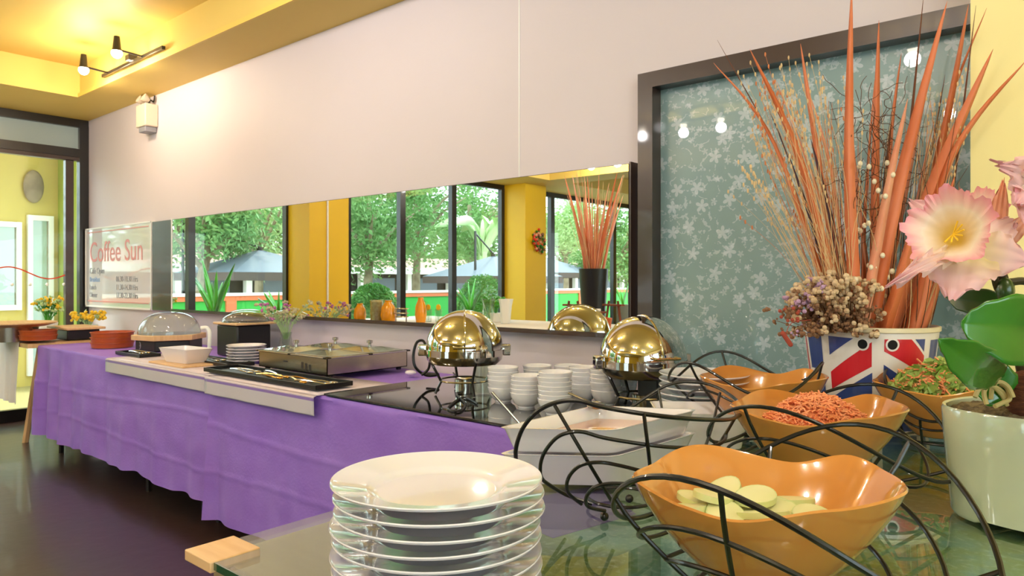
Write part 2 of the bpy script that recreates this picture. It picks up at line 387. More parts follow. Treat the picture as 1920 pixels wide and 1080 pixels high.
# left wall: posts, glass fronts
XO = XL-.06
def pane_wall(name, y0, y1, posts, zt, leaf=None):
    f = MB().box((XO, y0, zt), (XL+.01, y1, ZS)); f.box((XO, y0, 0), (XL, y1, .10))
    for a, b in posts: f.box((XO, a, .0), (XL+.015, b, zt+.02))
    o = f.build(name, 'black_frame', smooth=False); o['kind'] = 'structure'
    return o
d = pane_wall('door_1', .24, YW, [(2.385, YW), (1.36, 1.43), (.24, .33)], 2.57)
MB().box((XO+.002, .24, 2.30), (XL+.018, YW-.07, 2.375)).build('transom_bar', 'black_frame', d, smooth=False)
MB().box((XO+.01, 1.43, 2.265), (XL+.006, 2.385, 2.30)).build('door_rail', 'brown_frame', d, smooth=False)
MB().box((XO+.01, 2.275, .1), (XL+.006, 2.34, 2.27)).build('door_stile', 'brown_frame', d, smooth=False)
for a, b in ((.33, 1.36), (1.43, 2.385)):
    MB().box((XO+.028, a, 2.375), (XO+.034, b, 2.57)).build('pane', 'frosted_pane', d, smooth=False)
    MB().box((XO+.028, a, .10), (XO+.034, b, 2.30)).build('pane', 'window_glass', d, smooth=False)
arc = MB().tube(spline([(XL-.02, 1.7+.62*k/8, 1.26+.05*sin(k*.8)) for k in range(9)]), .006)
arc.build('door_emblem', 'flower_red', d)
for k in range(5): MB().ball((XL-.02, 1.75+.13*k, 1.16), .014, 8, 6).build('safety_dot', 'white_paint', d)
w2 = pane_wall('window_2', -3.40, -.52, [(-.56, -.52), (-1.43, -1.34), (-2.37, -2.28), (-3.40, -3.33)], 2.57)
for a, b in ((-3.33, -2.37), (-2.28, -1.43), (-1.34, -.56)): MB().box((XO+.028, a, .10), (XO+.034, b, 2.57)).build('pane', 'window_glass', w2, smooth=False)
w3 = pane_wall('window_3', YF, -3.9, [(-4.0, -3.9), (-4.66, -4.56), (-6.55, -6.45), (-8.6, -8.5)], 2.57)
for a, b in ((-8.5, -6.55), (-6.45, -4.66), (-4.56, -4.0)): MB().box((XO+.028, a, .10), (XO+.034, b, 2.57)).build('pane', 'window_glass', w3, smooth=False)
struct(MB().box((XL-.1, -.52, 0), (XL+.0, .24, ZS)).box((XL, -.22, 0), (-6.72, .30, ZS)), 'wall_left', 'yellow_paint')
struct(MB().box((XL-.1, -3.9, 0), (-6.72, -3.40, ZS)), 'wall_left_pillar', 'yellow_paint')
MB().tube([(-6.712, .07, 0), (-6.712, .07, ZS)], .012).build('trim_3', 'white_paint')['kind'] = 'structure'
# window in the right wall and a doorway of glass in the front wall (behind the camera)
w4 = MB().box((XR+.02, -3.7, .9), (XR+.09, .9, .96)).box((XR+.02, -3.7, 2.34), (XR+.09, .9, 2.4))
for y in (-3.7, -2.2, -.68, .84): w4.box((XR+.02, y, .96), (XR+.09, y+.06, 2.34))
w4 = struct(w4, 'window_4', 'black_frame')
MB().box((XR+.05, -3.64, .96), (XR+.055, .84, 2.34)).build('pane', 'window_glass', w4, smooth=False)
w5 = struct(MB().box((-4.4, YF-.1, 0), (-4.32, YF-.04, 2.4)).box((-2.28, YF-.1, 0), (-2.2, YF-.04, 2.4)).box((-3.34, YF-.1, 0), (-3.26, YF-.04, 2.4)).box((-4.4, YF-.1, 2.32), (-2.2, YF-.04, 2.4)), 'door_2', 'black_frame')
MB().box((-4.32, YF-.07, 0), (-2.28, YF-.065, 2.32)).build('pane', 'window_glass', w5, smooth=False)
# floral frosted window
w1 = struct(MB().box((-1.417, 2.41, .12), (-1.354, 2.52, 1.984)).box((-1.354, 2.41, 1.925), (-.10, 2.52, 1.984)).box((-1.354, 2.41, .12), (-.1, 2.52, .18)).box((-.16, 2.45, .12), (-.10, 2.52, 1.984)), 'window_1', 'brown_frame')
MB().box((-1.354, 2.475, .18), (-.16, 2.481, 1.925)).build('pane', 'floral_glass', w1, smooth=False)

# ---------------------------------------------------------------- wall mirror, brown panel, notice board, emergency lamp
mr = thing('wall_mirror', 'long frameless mirror on the white wall above the buffet', 'mirror', (-3.4, 2.40, .972))
MB().box((-5.33, 2.405, .985), (-1.447, 2.455, 1.645)).build('backing', 'brown_frame', mr, smooth=False)
MB().box((-5.325, 2.40, .985), (-1.452, 2.404, 1.642)).build('mirror_glass', 'mirror_silver', mr, smooth=False)
MB().box((-5.33, 2.392, .966), (-1.443, 2.455, .984)).build('ledge', 'brown_frame', mr, smooth=False)
MB().box((-1.4469, 2.398, .985), (-1.440, 2.456, 1.65)).build('side_strip', 'brown_frame', mr, smooth=False)
MB().box((-5.345, 2.398, .966), (-5.331, 2.456, 1.65)).build('edge_strip', 'white_paint', mr, smooth=False)
tag(MB().box((-5.72, 2.42, .966), (-5.35, 2.456, 1.648)).build('wall_panel', 'brown_frame', smooth=False, bevel=.003), 'dark brown wall panel between notice board and mirror', 'panel')
nb = thing('notice_board', 'glossy white notice board with opening hours beside the glass door', 'notice board', (-6.4, 2.44, .97))
MB().box((-7.09, 2.425, .975), (-5.75, 2.450, 1.648)).build('board', 'board_white', nb, smooth=False)
fr = MB()
for a, b in (((-7.10, .962), (-5.74, .976)), ((-7.10, 1.646), (-5.74, 1.658)), ((-7.10, .962), (-7.09, 1.658)), ((-5.752, .962), (-5.738, 1.658))):
    fr.box((a[0], 2.42, a[1]), (b[0], 2.456, b[1]))
fr.build('frame', 'white_paint', nb, smooth=False)
for z in (1.01, 1.615): MB().box((-7.05, 2.4225, z), (-5.79, 2.4248, z+.008)).build('red_line', 'text_red', nb, smooth=False)
def text(s, x, y, z, size, m, parent, name='lettering', rx=pi/2, rz=0, align='LEFT', ext=.0006):
    c = bpy.data.curves.new(name, 'FONT'); c.body = s; c.size = size; c.extrude = ext; c.align_x = align; c.materials.append(MATS[m])
    tmp = bpy.data.objects.new(name, c); COL.objects.link(tmp); bpy.context.view_layer.update()
    me = bpy.data.meshes.new_from_object(tmp.evaluated_get(bpy.context.evaluated_depsgraph_get())); bpy.data.objects.remove(tmp); bpy.data.curves.remove(c)
    me.name = name; o = bpy.data.objects.new(name, me); COL.objects.link(o); o.parent = parent
    if parent: o.matrix_parent_inverse = Matrix.Translation(-Vector(parent.location))
    o.location = (x, y, z); o.rotation_euler = (rx, 0, rz); o['kind'] = 'stuff'; return o
text('Coffee Sun', -7.0, 2.4235, 1.36, .25, 'text_red', nb)
text('Cafe Open', -7.0, 2.4235, 1.255, .075, 'text_grey', nb)
for i, (a, b, m) in enumerate((('Breakfast', '06.30-10.30 Hrs', 'text_blue'), ('Lunch', '11.30-14.30 Hrs', 'text_grey'), ('Dinner', '17.30-22.30 Hrs', 'text_grey'))):
    text(a, -7.0, 2.4235, 1.185-.068*i, .062, m, nb); text(b, -6.42, 2.4235, 1.185-.068*i, .066, 'text_grey', nb)
em = thing('emergency_lamp', 'white emergency light box on the wall under the yellow ceiling', 'emergency light', (-5.78, 2.40, 2.38))
MB().box((-5.87, 2.36, 2.385), (-5.70, 2.459, 2.56)).build('housing', 'lamp_beige', em, bevel=.008)
MB().box((-5.84, 2.37, 2.345), (-5.72, 2.455, 2.384)).build('battery_tray', 'text_grey', em, bevel=.004)
for x in (-5.83, -5.74):
    M = Matrix.Translation((x, 2.38, 2.60)) @ Matrix.Rotation(radians(60), 4, 'X')
    MB().lathe([(.012, -.03), (.03, 0), (.032, .02), (.001, .021)], 14, M=M).build('lamp_head', 'lamp_beige', em)
MB().tube(spline([(-5.80, 2.42, 2.56), (-5.77, 2.43, 2.60), (-5.74, 2.44, 2.585), (-5.72, 2.44, 2.63)]), .005).build('cable', 'black_plastic', em)
MB().tube(spline([(-5.86, 2.40, 2.56), (-5.89, 2.41, 2.60), (-5.85, 2.43, 2.59)]), .004).build('cable', 'black_plastic', em)

# ---------------------------------------------------------------- track spotlights
def bulb_light(p, e, r=.05, col=WARM):
    l = bpy.data.lights.new('spot_bulb', 'POINT'); l.energy = e; l.color = col; l.shadow_soft_size = r
    o = bpy.data.objects.new('spot_bulb', l); o.location = p; COL.objects.link(o)
def track(x0, x1, y, z, heads, label, e, dy=-.12, grp=None):
    t = thing('track_spotlight', label, 'spotlight', ((x0+x1)/2, y, z), grp)
    MB().box((x0, y-.012, z-.012), (x1, y+.012, z+.012)).build('rail', 'black_frame', t, bevel=.002)
    MB().box(((x0+x1)/2-.03, y-.03, z+.012), ((x0+x1)/2+.03, y+.03, ZC if abs(y-2.07) > .2 else z+.05)).build('mount', 'black_frame', t, bevel=.002)
    for hx in heads:
        h = Vector((hx, y+dy, z+.02))
        MB().tube([(hx, y, z), (hx, y+dy, z+.01)], .007).build('arm', 'black_frame', t)
        hd = MB().lathe([(.001, .075), (.018, .074), (.022, .04), (.026, 0), (.031, -.022), (.027, -.022), (.02, .0)], 16, c=h).build('lamp_head', 'black_frame', t)
        b = MB().ball(h+Vector((0, 0, -.035)), .034, 16, 10).build('lamp_bulb', 'bulb', hd) if False else MB().ball(h+Vector((0, 0, -.035)), .034, 16, 10).build('lamp_bulb', 'bulb', t)
        bulb_light(h+Vector((0, 0, -.11)), e, col=WARM if grp is None else SOFT)
pa = P(180, 150, 5.3); pb = P(258, 105, 4.95)
track(-5.72, -4.72, 2.07, 2.70, (-5.60, -5.02), 'black two-headed track spotlight glowing at the ceiling border', 10.5, -.17)
for i, (x0, y, heads) in enumerate(((-3.2, 1.2, 2), (-1.2, -.4, 2), (-3.9, -1.6, 3), (-1.3, -2.4, 3), (-5.0, -.2, 2), (.6, -1.2, 2), (-5.4, -2.9, 2), (.4, .8, 2))):
    hs = [x0+.12+.4*k for k in range(heads)]
    track(x0, x0+.4*heads, y, 2.78, hs, 'black track spotlight on the ceiling '+('above the buffet front', 'above the plates', 'behind the camera in the middle', 'behind the camera to the right', 'over the drinks table', 'right of the near table', 'near the drinks table back', 'added to brighten the yellow pillar')[i], 11.5, -.1, 'ceiling spotlights reflected in the chrome')  # last track is an added lamp that brightens the yellow pillar

# ---------------------------------------------------------------- buffet table with violet cloths
bt = thing('buffet_table', 'long trestle table hidden under violet cloths', 'table', (-3.4, 2.05, 0))
MB().box((-5.74, 1.70, .70), (-1.09, 2.42, .735)).build('tabletop', 'table_wood', bt, smooth=False)
for x in (-5.6, -4.2, -3.55, -3.40, -2.1, -1.2):
    for y in (1.76, 2.36):
        MB().tube([(x, y, 0), (x, y, .70)], .016).build('leg', 'black_frame', bt)
def cloth(x0, x1, hem, seed, yf, label, left_side):
    ztop = .74; nx = int((x1-x0)*70)
    sk = MB()
    def fn(u, v):
        x = x0+(x1-x0)*u; d = v; h = hem+.006*sin(x*9+seed)+.004*sin(x*23+seed*2)
        z = ztop-(ztop-h)*d
        a = .010*d*(sin(x*13+seed)+.6*sin(x*31+1.3*seed))+.02*d
        if left_side: a += .03*max(0, 1-(x-x0)/.9)*sin((x-x0)*26)*min(1, d*2)
        e = max(0, 1-abs(x-x0)/.07) if not left_side else 0
        a += e*.03*d
        for zc, am, sl in ((.52, .0022, .03), (.30, .002, -.02)):
            q = (z-zc-sl*sin(x*1.7+seed))/.010; a += 1.5*am*math.exp(-q*q)
        for xc in (x0+.62, x0+1.25):
            q = (x-xc)/.012; a += .004*math.exp(-q*q)*(.6+.4*sin(z*60))
        a += .004*noise.noise(Vector((x*6, z*9, seed)))
        y = yf-a if v > 0 else yf+.004
        if v > 0 and d < .03: y = yf-.001
        return Vector((x, y, z))
    sk.grid(fn, nx, 60)
    sk.grid(lambda u, v: Vector((x0+(x1-x0)*u, yf+.004+(2.445-yf)*v, ztop+.001*noise.noise(Vector((u*30, v*8, seed))))), max(30, nx//5), 10)
    if left_side:
        sk.grid(lambda u, v: Vector((x0-.002-.015*v*sin(u*22)*1.0-.01*v, yf+.004+(2.445-yf)*u, ztop-(ztop-hem)*v)), 40, 16)
    o = sk.build('tablecloth', 'purple_cloth'); tag(o, label, 'tablecloth'); return o
cloth(-5.77, -3.262, .135, 1.0, 1.668, 'wrinkled violet tablecloth on the far half of the buffet table', True)
cloth(-3.268, -1.075, .085, 2.4, 1.652, 'violet tablecloth hanging on the near half of the buffet table', False)
def runner(x0, x1, yf, label):
    g = MB().grid(lambda u, v: Vector((x0+(x1-x0)*u, yf+.004+.40*v, .7435)), 8, 4)
    g.grid(lambda u, v: Vector((x0+(x1-x0)*u, yf-.014*(1 if v > .06 else 0)-.002*sin(u*17)*v, .7435-.078*v)), 30, 16)
    tag(g.build('table_runner', 'runner_print', thick=.0012), label, 'runner')
runner(-4.49, -3.285, 1.652, 'white striped runner hanging over the table edge on the far cloth')
runner(-3.265, -2.39, 1.634, 'white striped runner hanging over the table edge by the long black tray')
tag(MB().box((-2.37, 1.652, .7445), (-1.085, 2.395, .7525)).build('glass_sheet', 'black_glass', smooth=False, bevel=.001), 'black glass sheet covering the near end of the buffet table', 'glass top')

# ---------------------------------------------------------------- near table with glass top
ZN = .79
nt_ = thing('side_table', 'near serving table with a printed cloth under clear glass', 'table', (-.2, 1.4, 0))
MB().box((-1.04, .53, .745), (.95, 2.29, .776)).build('tabletop', 'table_wood', nt_, smooth=False)
MB().box((-.80, .53, .7762), (.95, 2.29, .7775)).build('printed_cloth', 'printed_cloth', nt_, smooth=False)
vp_ = PZ(1075, 955, .7777)
MB().prism([(vp_.x-.13, vp_.y-.10), (vp_.x+.06, vp_.y-.14), (vp_.x+.10, vp_.y+.05), (vp_.x-.05, vp_.y+.16)], .7776, .7782).build('violet_patch', 'purple_cloth', nt_, smooth=False)
MB().box((-1.05, .505, .7785), (.97, 2.295, .789)).build('glass_top', 'table_glass', nt_, smooth=False)
MB().box((-.985, .502, .7783), (.97, .5048, .789)).build('glass_edge', 'green_edge', nt_, smooth=False)
MB().box((-1.064, .497, .774), (-.985, .575, .7905)).build('corner_guard', 'pale_wood', nt_, bevel=.002)
for x in (-.95, .85):
    for y in (.62, 2.2): MB().box((x-.03, y-.03, 0), (x+.03, y+.03, .745)).build('leg', 'black_frame', nt_, smooth=False)
for x in (-.95, .85): pass
tag(MB().box((-.5, 0, 0), (.5, .001, .0012), M=Matrix.Translation(P(1700, 815, .40*FPX/288).to_2d().to_3d()+Vector((0, 0, .7895))) @ Matrix.Rotation(.4, 4, 'Z') @ Matrix.Diagonal((.14, 110, 1, 1))).build('bucket_reflection', 'food_white', smooth=False), 'pale sheet standing in for the flag bucket reflection in the glass', 'bucket_reflection')  # thin pale sheet stands in for the bucket flag mirrored in the table glass

# ---------------------------------------------------------------- plates
def plate_mb(R=.135, n=64):
    return MB().lathe([(.001, .004), (R*.55, .004), (R*.60, .0045), (R*.64, .0085), (R*.68, .0115), (R*.97, .0195), (R*.995, .0215), (R, .0200),
                       (R*.985, .0172), (R*.70, .0075), (R*.62, .002), (R*.60, .0), (R*.56, .0), (R*.55, .002), (.001, .002)], n)
def plate_stack(c, R, n, pitch, base, grp, fmt, top, jit=.004):
    me = None
    for i in range(n):
        nm = top if i == n-1 else fmt % ORD[i]
        if me is None: o = plate_mb(R).build('dinner_plate', 'porcelain'); me = o
        else: o = me.copy(); COL.objects.link(o)
        o.location = (c[0]+R_(-jit, jit), c[1]+R_(-jit, jit), base+pitch*i); tag(o, nm, 'plate', grp)
random.seed(3)
pc = P(822, 895, .926)
plate_stack(pc, .135, 8, .0182, .7905, 'white plates in the foreground stack', 'white dinner plate, %s from the bottom in the foreground stack', 'topmost white dinner plate of the foreground stack')
pr = P(1318, 700, 2.02)
plate_stack(pr, .125, 8, .0172, .7905, 'white plates stacked beside the chrome dome', 'white plate, %s from the bottom in the stack beside the right chrome dome', 'topmost white plate in the stack beside the right chrome dome')
ps = P(462, 640, 3.92); 
me = None
for i in range(6):
    if me is None: me = o = plate_mb(.105, 36).build('side_plate', 'porcelain')
    else: o = me.copy(); COL.objects.link(o)
    o.location = (ps.x, ps.y, .7435+.0155*i); tag(o, 'white side plate, %s in the stack left of the steel food warmer' % ('top one' if i == 5 else ORD[i]+' from the bottom' if i else 'bottom one'), 'plate', 'white side plates left of the food warmer')

# small bowls in stacks
bowl0 = None
names = ['leftmost', 'short second', 'tall frontmost', 'fourth', 'fifth', 'far right under-the-dome', 'hidden rear', 'rear right']
desc = ['leftmost stack', 'second stack from the left', 'big frontmost stack', 'stack right of the frontmost', 'stack left of the dome leg', 'stack under the dome', 'rear left stack', 'rear right stack']
for (px, py, n), dsc in zip(((943, 752, 6), (987, 763, 5), (1040, 776, 7), (1095, 752, 6), (1136, 758, 6), (1166, 748, 4), (1008, 738, 5), (1066, 738, 5)), desc):
    c = PZ(px, py, .753)
    for i in range(n):
        if bowl0 is None:
            bowl0 = o = MB().lathe([(.001, .007), (.026, .008), (.040, .018), (.0505, .036), (.0545, .052), (.0560, .0535), (.0570, .052), (.0535, .036), (.043, .015), (.030, .006), (.029, .0), (.025, .0), (.025, .004), (.001, .004)], 32).build('rice_bowl', 'porcelain_cool')
        else: o = bowl0.copy(); COL.objects.link(o)
        o.location = (c.x+R_(-.002, .002), c.y+R_(-.002, .002), .7528+.0145*i)
        tag(o, 'white rice bowl, %s, %s' % ('top one' if i == n-1 else 'bottom one' if i == 0 else ORD[i]+' from the bottom', dsc), 'bowl', 'small white bowls on the black glass')

# ---------------------------------------------------------------- chafing dishes
def chafer(c, r, label, face):
    zb = .7528; zr = HC-.275
    t = thing('chafing_dish', label, 'chafing dish', (c.x, c.y, zb)); C0 = Vector((c.x, c.y, 0))
    MB().lathe([(.001, zr-.045), (r*.86, zr-.045), (r*.96, zr-.03), (r*1.0, zr), (r*.96, zr), (.001, zr-.01)], 48, c=C0).build('water_pan', 'steel', t)
    MB().lathe([(r*1.0, zr-.012), (r*1.03, zr-.012), (r*1.03, zr+.012), (r*1.0, zr+.012)], 48, c=C0, closed=True).build('rim_band', 'chrome', t)
    prof = [(r*.99*cos(a), zr+.012+r*.99*sin(a)*1.0) for a in [pi/2*k/20 for k in range(21)]]; prof[-1] = (.0005, prof[-1][1])
    d = MB().lathe(prof, 64, c=C0).build('dome_lid', 'chrome', t)
    # seam band over the dome
    f = face
    MB().tube([C0+Vector((0, 0, zr+.012))+(f*cos(a)+UP*sin(a))*(r*.995) for a in [pi*k/32 for k in range(33)]], .0035).build('lid_seam', 'chrome', t)
    s_ = Vector((-f.y, f.x, 0))
    for sg in (1, -1):
        q = C0+s_*sg*(r*1.04)
        MB().box((-.022, -.016, zr-.015), (.022, .016, zr+.028), M=Matrix.Translation(q) @ Matrix.Rotation(atan2(s_.y, s_.x), 4, 'Z')).build('hinge_block', 'chrome', t, bevel=.004)
    h = C0+f*(r*1.02)
    MB().tube([h+s_*-.04+UP*(zr+.03), h+s_*-.04+f*.03+UP*(zr+.03), h+s_*.04+f*.03+UP*(zr+.03), h+s_*.04+UP*(zr+.03)], .005).build('handle', 'chrome', t)
    for k in range(4):
        a = pi/4+pi/2*k+.3; e = Vector((cos(a), sin(a), 0))
        MB().tube([C0+e*r*.98+UP*(zr-.01), C0+e*r*.62+UP*(zb+.05), C0+e*r*.78+UP*(zb+.004)], .0055).build('leg', 'black_wire', t)
    MB().tube([C0+Vector((cos(2*pi*k/32), sin(2*pi*k/32), 0))*r*.63+UP*(zb+.052) for k in range(32)], .004, closed=True).build('lower_ring', 'steel', t)
    MB().lathe([(.001, zb+.001), (.036, zb+.001), (.038, zb+.055), (.034, zb+.058), (.001, zb+.05)], 24, c=C0).build('fuel_burner', 'steel', t)
    return t
c1 = P(871, 658, 2.80); c2 = P(1205, 660, 2.42)
chafer(c1, .152, 'round chafing dish with a mirrored dome lid next to the steel food warmer', (Vector((0, 0, 0))-c1).to_2d().to_3d().normalized())
chafer(c2, .148, 'round chafing dish with a mirrored dome lid in front of the floral window', (Vector((.6, -.4, 0))).normalized())
# dark pedestal behind second dish, steel cutlery jar
pp = P(1226, 690, 2.40)
tag(MB().box((pp.x-.045, pp.y-.03, .753), (pp.x+.03, pp.y+.03, .875)).build('fuel_box', 'black_plastic', bevel=.004), 'small black box standing under the right chrome dome', 'box')
cj = PZ(905, 738, .753)
tag(MB().lathe([(.001, .753), (.034, .753), (.034, .93), (.031, .93), (.031, .76), (.001, .758)], 24, c=(cj.x, cj.y, 0)).build('glass_tumbler', 'vessel_glass'), 'tall clear glass cylinder left of the stacked white bowls', 'glass')

# power cords
tag(MB().tube(spline([PZ(850, 699, .757), PZ(868, 722, .757), PZ(856, 738, .757), PZ(872, 756, .757), PZ(862, 770, .757), PZ(840, 765, .757), PZ(868, 745, .757), PZ(895, 757, .757)], 8), .0038).build('power_cord', 'black_plastic'), 'thin black cord lying across the black glass', 'cord')
w0 = P(785, 690, 3.2)
tag(MB().tube(spline([P(800, 700, 3.14), P(822, 702, 3.1), P(800, 704, 3.05), P(780, 690, 3.0), P(775, 668, 3.0), P(781, 643, 3.0), P(793, 639, 3.0), P(800, 652, 2.98), P(806, 672, 2.98), P(803, 692, 3.0), P(790, 703, 3.0)], 8), .006).build('power_cord', 'black_plastic'), 'looped black power cord beside the left chafing dish', 'cord')
tag(MB().ball(Vector(tuple(PZ(770, 701, .757))[:2]+(.763,)), .022, 14, 8, (1.5, 1, .55)).build('butter_lid', 'porcelain'), 'small white knob-like dish right of the steel food warmer', 'dish')

# ---------------------------------------------------------------- steel food warmer
BX0, BX1, BY0, BY1 = -3.27, -2.70, 1.90, 2.37; ZB = .7528
bm_ = thing('food_warmer', 'rectangular stainless steel food warmer with four pans on the buffet', 'food warmer', ((BX0+BX1)/2, (BY0+BY1)/2, ZB))
MB().box((BX0, BY0, ZB+.014), (BX1, BY0+.004, .842)).box((BX0, BY1-.004, ZB+.014), (BX1, BY1, .842)).box((BX0, BY0, ZB+.014), (BX0+.004, BY1, .842)).box((BX1-.004, BY0, ZB+.014), (BX1, BY1, .842)).box((BX0, BY0, ZB+.014), (BX1, BY1, ZB+.018)).build('body', 'brushed_steel', bm_, smooth=False)
rim = MB(); zr = .842
xs = [BX0-.012, (BX0+BX1)/2, BX1+.012]; ys = [BY0-.012, (BY0+BY1)/2, BY1+.012]
for x in (xs[0], xs[2]-.028): rim.box((x, ys[0], zr), (x+.028, ys[2], zr+.008))
for y in (ys[0], ys[2]-.028): rim.box((xs[0], y, zr), (xs[2], y+.028, zr+.008))
rim.box((xs[1]-.014, ys[0], zr), (xs[1]+.014, ys[2], zr+.008)).box((xs[0], ys[1]-.014, zr), (xs[2], ys[1]+.014, zr+.008))
rim.build('top_rim', 'steel', bm_, smooth=False, bevel=.002)
for i in range(2):
    for j in range(2):
        x0, x1 = (xs[0]+.028, xs[1]-.014) if i == 0 else (xs[1]+.014, xs[2]-.028)
        y0, y1 = (ys[0]+.028, ys[1]-.014) if j == 0 else (ys[1]+.014, ys[2]-.028)
        pn = MB().add([(x0,y0,zr+.009),(x1,y0,zr+.009),(x1,y1,zr+.009),(x0,y1,zr+.009),(x0+.02,y0+.02,zr-.06),(x1-.02,y0+.02,zr-.06),(x1-.02,y1-.02,zr-.06),(x0+.02,y1-.02,zr-.06)],
                      [(0,4,5,1),(1,5,6,2),(2,6,7,3),(3,7,4,0),(4,7,6,5)])
        pn.build('pan', 'pan_steel', bm_, smooth=False)
        lid = MB().add([(x0,y0,zr+.010),(x1,y0,zr+.010),(x1,y1,zr+.010),(x0,y1,zr+.010),((x0+x1)/2-.05,(y0+y1)/2-.03,zr+.026),((x0+x1)/2+.05,(y0+y1)/2-.03,zr+.026),((x0+x1)/2+.05,(y0+y1)/2+.03,zr+.026),((x0+x1)/2-.05,(y0+y1)/2+.03,zr+.026)],
                       [(0,1,5,4),(1,2,6,5),(2,3,7,6),(3,0,4,7),(4,5,6,7)]).build('lid', 'vessel_glass', bm_, smooth=False)
        MB().lathe([(.008, zr+.026), (.008, zr+.038), (.015, zr+.042), (.015, zr+.054), (.001, zr+.056)], 16, c=((x0+x1)/2, (y0+y1)/2, 0)).build('knob', 'steel', bm_)
for x in (BX0+.03, BX1-.03):
    for y in (BY0+.03, BY1-.03): MB().lathe([(.012, ZB), (.014, ZB+.014)], 12, c=(x, y, 0)).build('foot', 'black_plastic', bm_)
for k in range(3): MB().box((BX1-.20+.03*k, BY0-.0015, .785-.006*k), (BX1-.185+.03*k, BY0, .815-.004*k)).build('switch_mark', 'dark_wall', bm_, smooth=False)
MB().box((BX0+.22, BY0-.0012, .805), (BX0+.255, BY0, .811)).build('name_mark', 'dark_wall', bm_, smooth=False)

# long tray with tongs
def tray(x0, x1, y0, y1, z, label, m='black_plastic'):
    t = MB().box((x0, y0, z), (x1, y1, z+.006))
    for a, b in (((x0-.006, y0-.006), (x1+.006, y0)), ((x0-.006, y1), (x1+.006, y1+.006)), ((x0-.006, y0-.006), (x0, y1+.006)), ((x1, y0-.006), (x1+.006, y1+.006))): t.box((a[0], a[1], z), (b[0], b[1], z+.02))
    return tag(t.build('serving_tray', m, smooth=False, bevel=.002), label, 'tray')
def tongs(p, ang, L, m, label, grp=None):
    t = thing('serving_tongs', label, 'tongs', p, grp)
    for s in (1, -1):
        M = Matrix.Translation(p) @ Matrix.Rotation(ang, 4, 'Z')
        pts = [M @ Vector(q) for q in ((0, 0, .012), (L*.3, s*.012, .016), (L*.7, s*.022, .012), (L*.88, s*.02, .006))]
        MB().tube(spline(pts, 4), .004, 6).build('arm', m, t)
        MB().ball(M @ Vector((L*.95, s*.02, .009)), .02, 10, 6, (1.3, .7, .3)).build('scoop', m, t)
    return t
tray(-3.38, -2.46, 1.68, 1.85, .7525, 'long black tray of serving tongs in front of the steel food warmer')
for k, (x, y, a, m, lb) in enumerate(((-3.25, 1.74, .1, 'steel', 'silver serving tongs at the far end of the long black tray'), (-3.05, 1.80, -.3, 'steel', 'silver tongs lying crosswise second from the far end of the long tray'),
        (-2.98, 1.72, .12, 'gold_utensil', 'brass serving tongs in the middle of the long black tray'), (-2.78, 1.76, -.15, 'gold_utensil', 'brass tongs near the right end of the long black tray'), (-2.66, 1.71, .35, 'steel', 'silver tongs at the right end of the long black tray'))):
    tongs(Vector((x, y, .759)), a, .19, m, lb)
tray(-4.0, -3.50, 1.86, 2.0, .7445, 'dark flat tray behind the white rectangular dish')
tongs(Vector((-3.9, 1.92, .751)), .1, .18, 'steel', 'silver tongs on the dark tray behind the white rectangular dish')
tray(-4.68, -4.34, 1.77, 1.88, .7435, 'small black tray by the terracotta baskets')
tongs(Vector((-4.62, 1.82, .750)), .2, .16, 'steel', 'silver tongs on the small black tray by the terracotta baskets')

# ---------------------------------------------------------------- far end of the buffet
def baskets(c, r, n, z, where):
    me = None
    for i in range(n):
        if me is None:
            me = o = MB().lathe([(.001, .004), (r*.93, .004), (r*.96, .03), (r*1.0, .031), (r*1.0, .036), (r*.95, .037), (r*.95, .033), (r*.90, .008), (r*.92, .0), (.001, 0)][::1], 36).build('terracotta_tray', 'terracotta')
        else: o = me.copy(); COL.objects.link(o)
        o.location = (c.x, c.y, z+.034*i); tag(o, 'round terracotta tray, %s %s' % ('top one' if i == n-1 else ORD[i]+' from the bottom' if i else 'bottom one', where), 'tray', 'terracotta trays '+where)
baskets(PZ(211, 650, .745), .135, 3, .7435, 'in the stack left of the food dome')
baskets(PZ(72, 640, .76), .12, 2, .772, 'in the stack at the far left end')
# food dome on black warmer
fd = PZ(318, 654, .745); fd.z = 0
f_ = thing('cake_dome', 'clear dome over a hexagonal wooden board on a black warmer', 'food dome', (fd.x, fd.y, .7435))
MB().prism([(fd.x+.20*cos(a), fd.y+.20*sin(a)) for a in [pi/3*k+.2 for k in range(6)]], .7435, .81).build('warmer_base', 'black_plastic', f_, smooth=False, bevel=.006)
MB().prism([(fd.x+.225*cos(a), fd.y+.225*sin(a)) for a in [pi/3*k+.2 for k in range(6)]], .811, .845).build('board', 'pale_wood', f_, smooth=False, bevel=.004)
MB().lathe([(.19*cos(a)**.8, .846+.145*sin(a)) for a in [pi/2*k/14 for k in range(14)]]+[(.0005, .991)], 48, c=fd).build('dome', 'vessel_glass', f_)
cc = (Vector((0, 0, 0))-fd).normalized(); em_c = P(278, 650, 4.2)
MB().tube([Vector((fd.x-.04, fd.y-.178, .777))+Vector((.03*cos(a), 0, .03*sin(a))) for a in [2*pi*k/24 for k in range(24)]], .004, closed=True).build('round_badge', 'text_grey', f_)
MB().box((fd.x-.06, fd.y-.181, .771), (fd.x-.02, fd.y-.178, .782)).build('badge_bar', 'white_paint', f_, smooth=False)
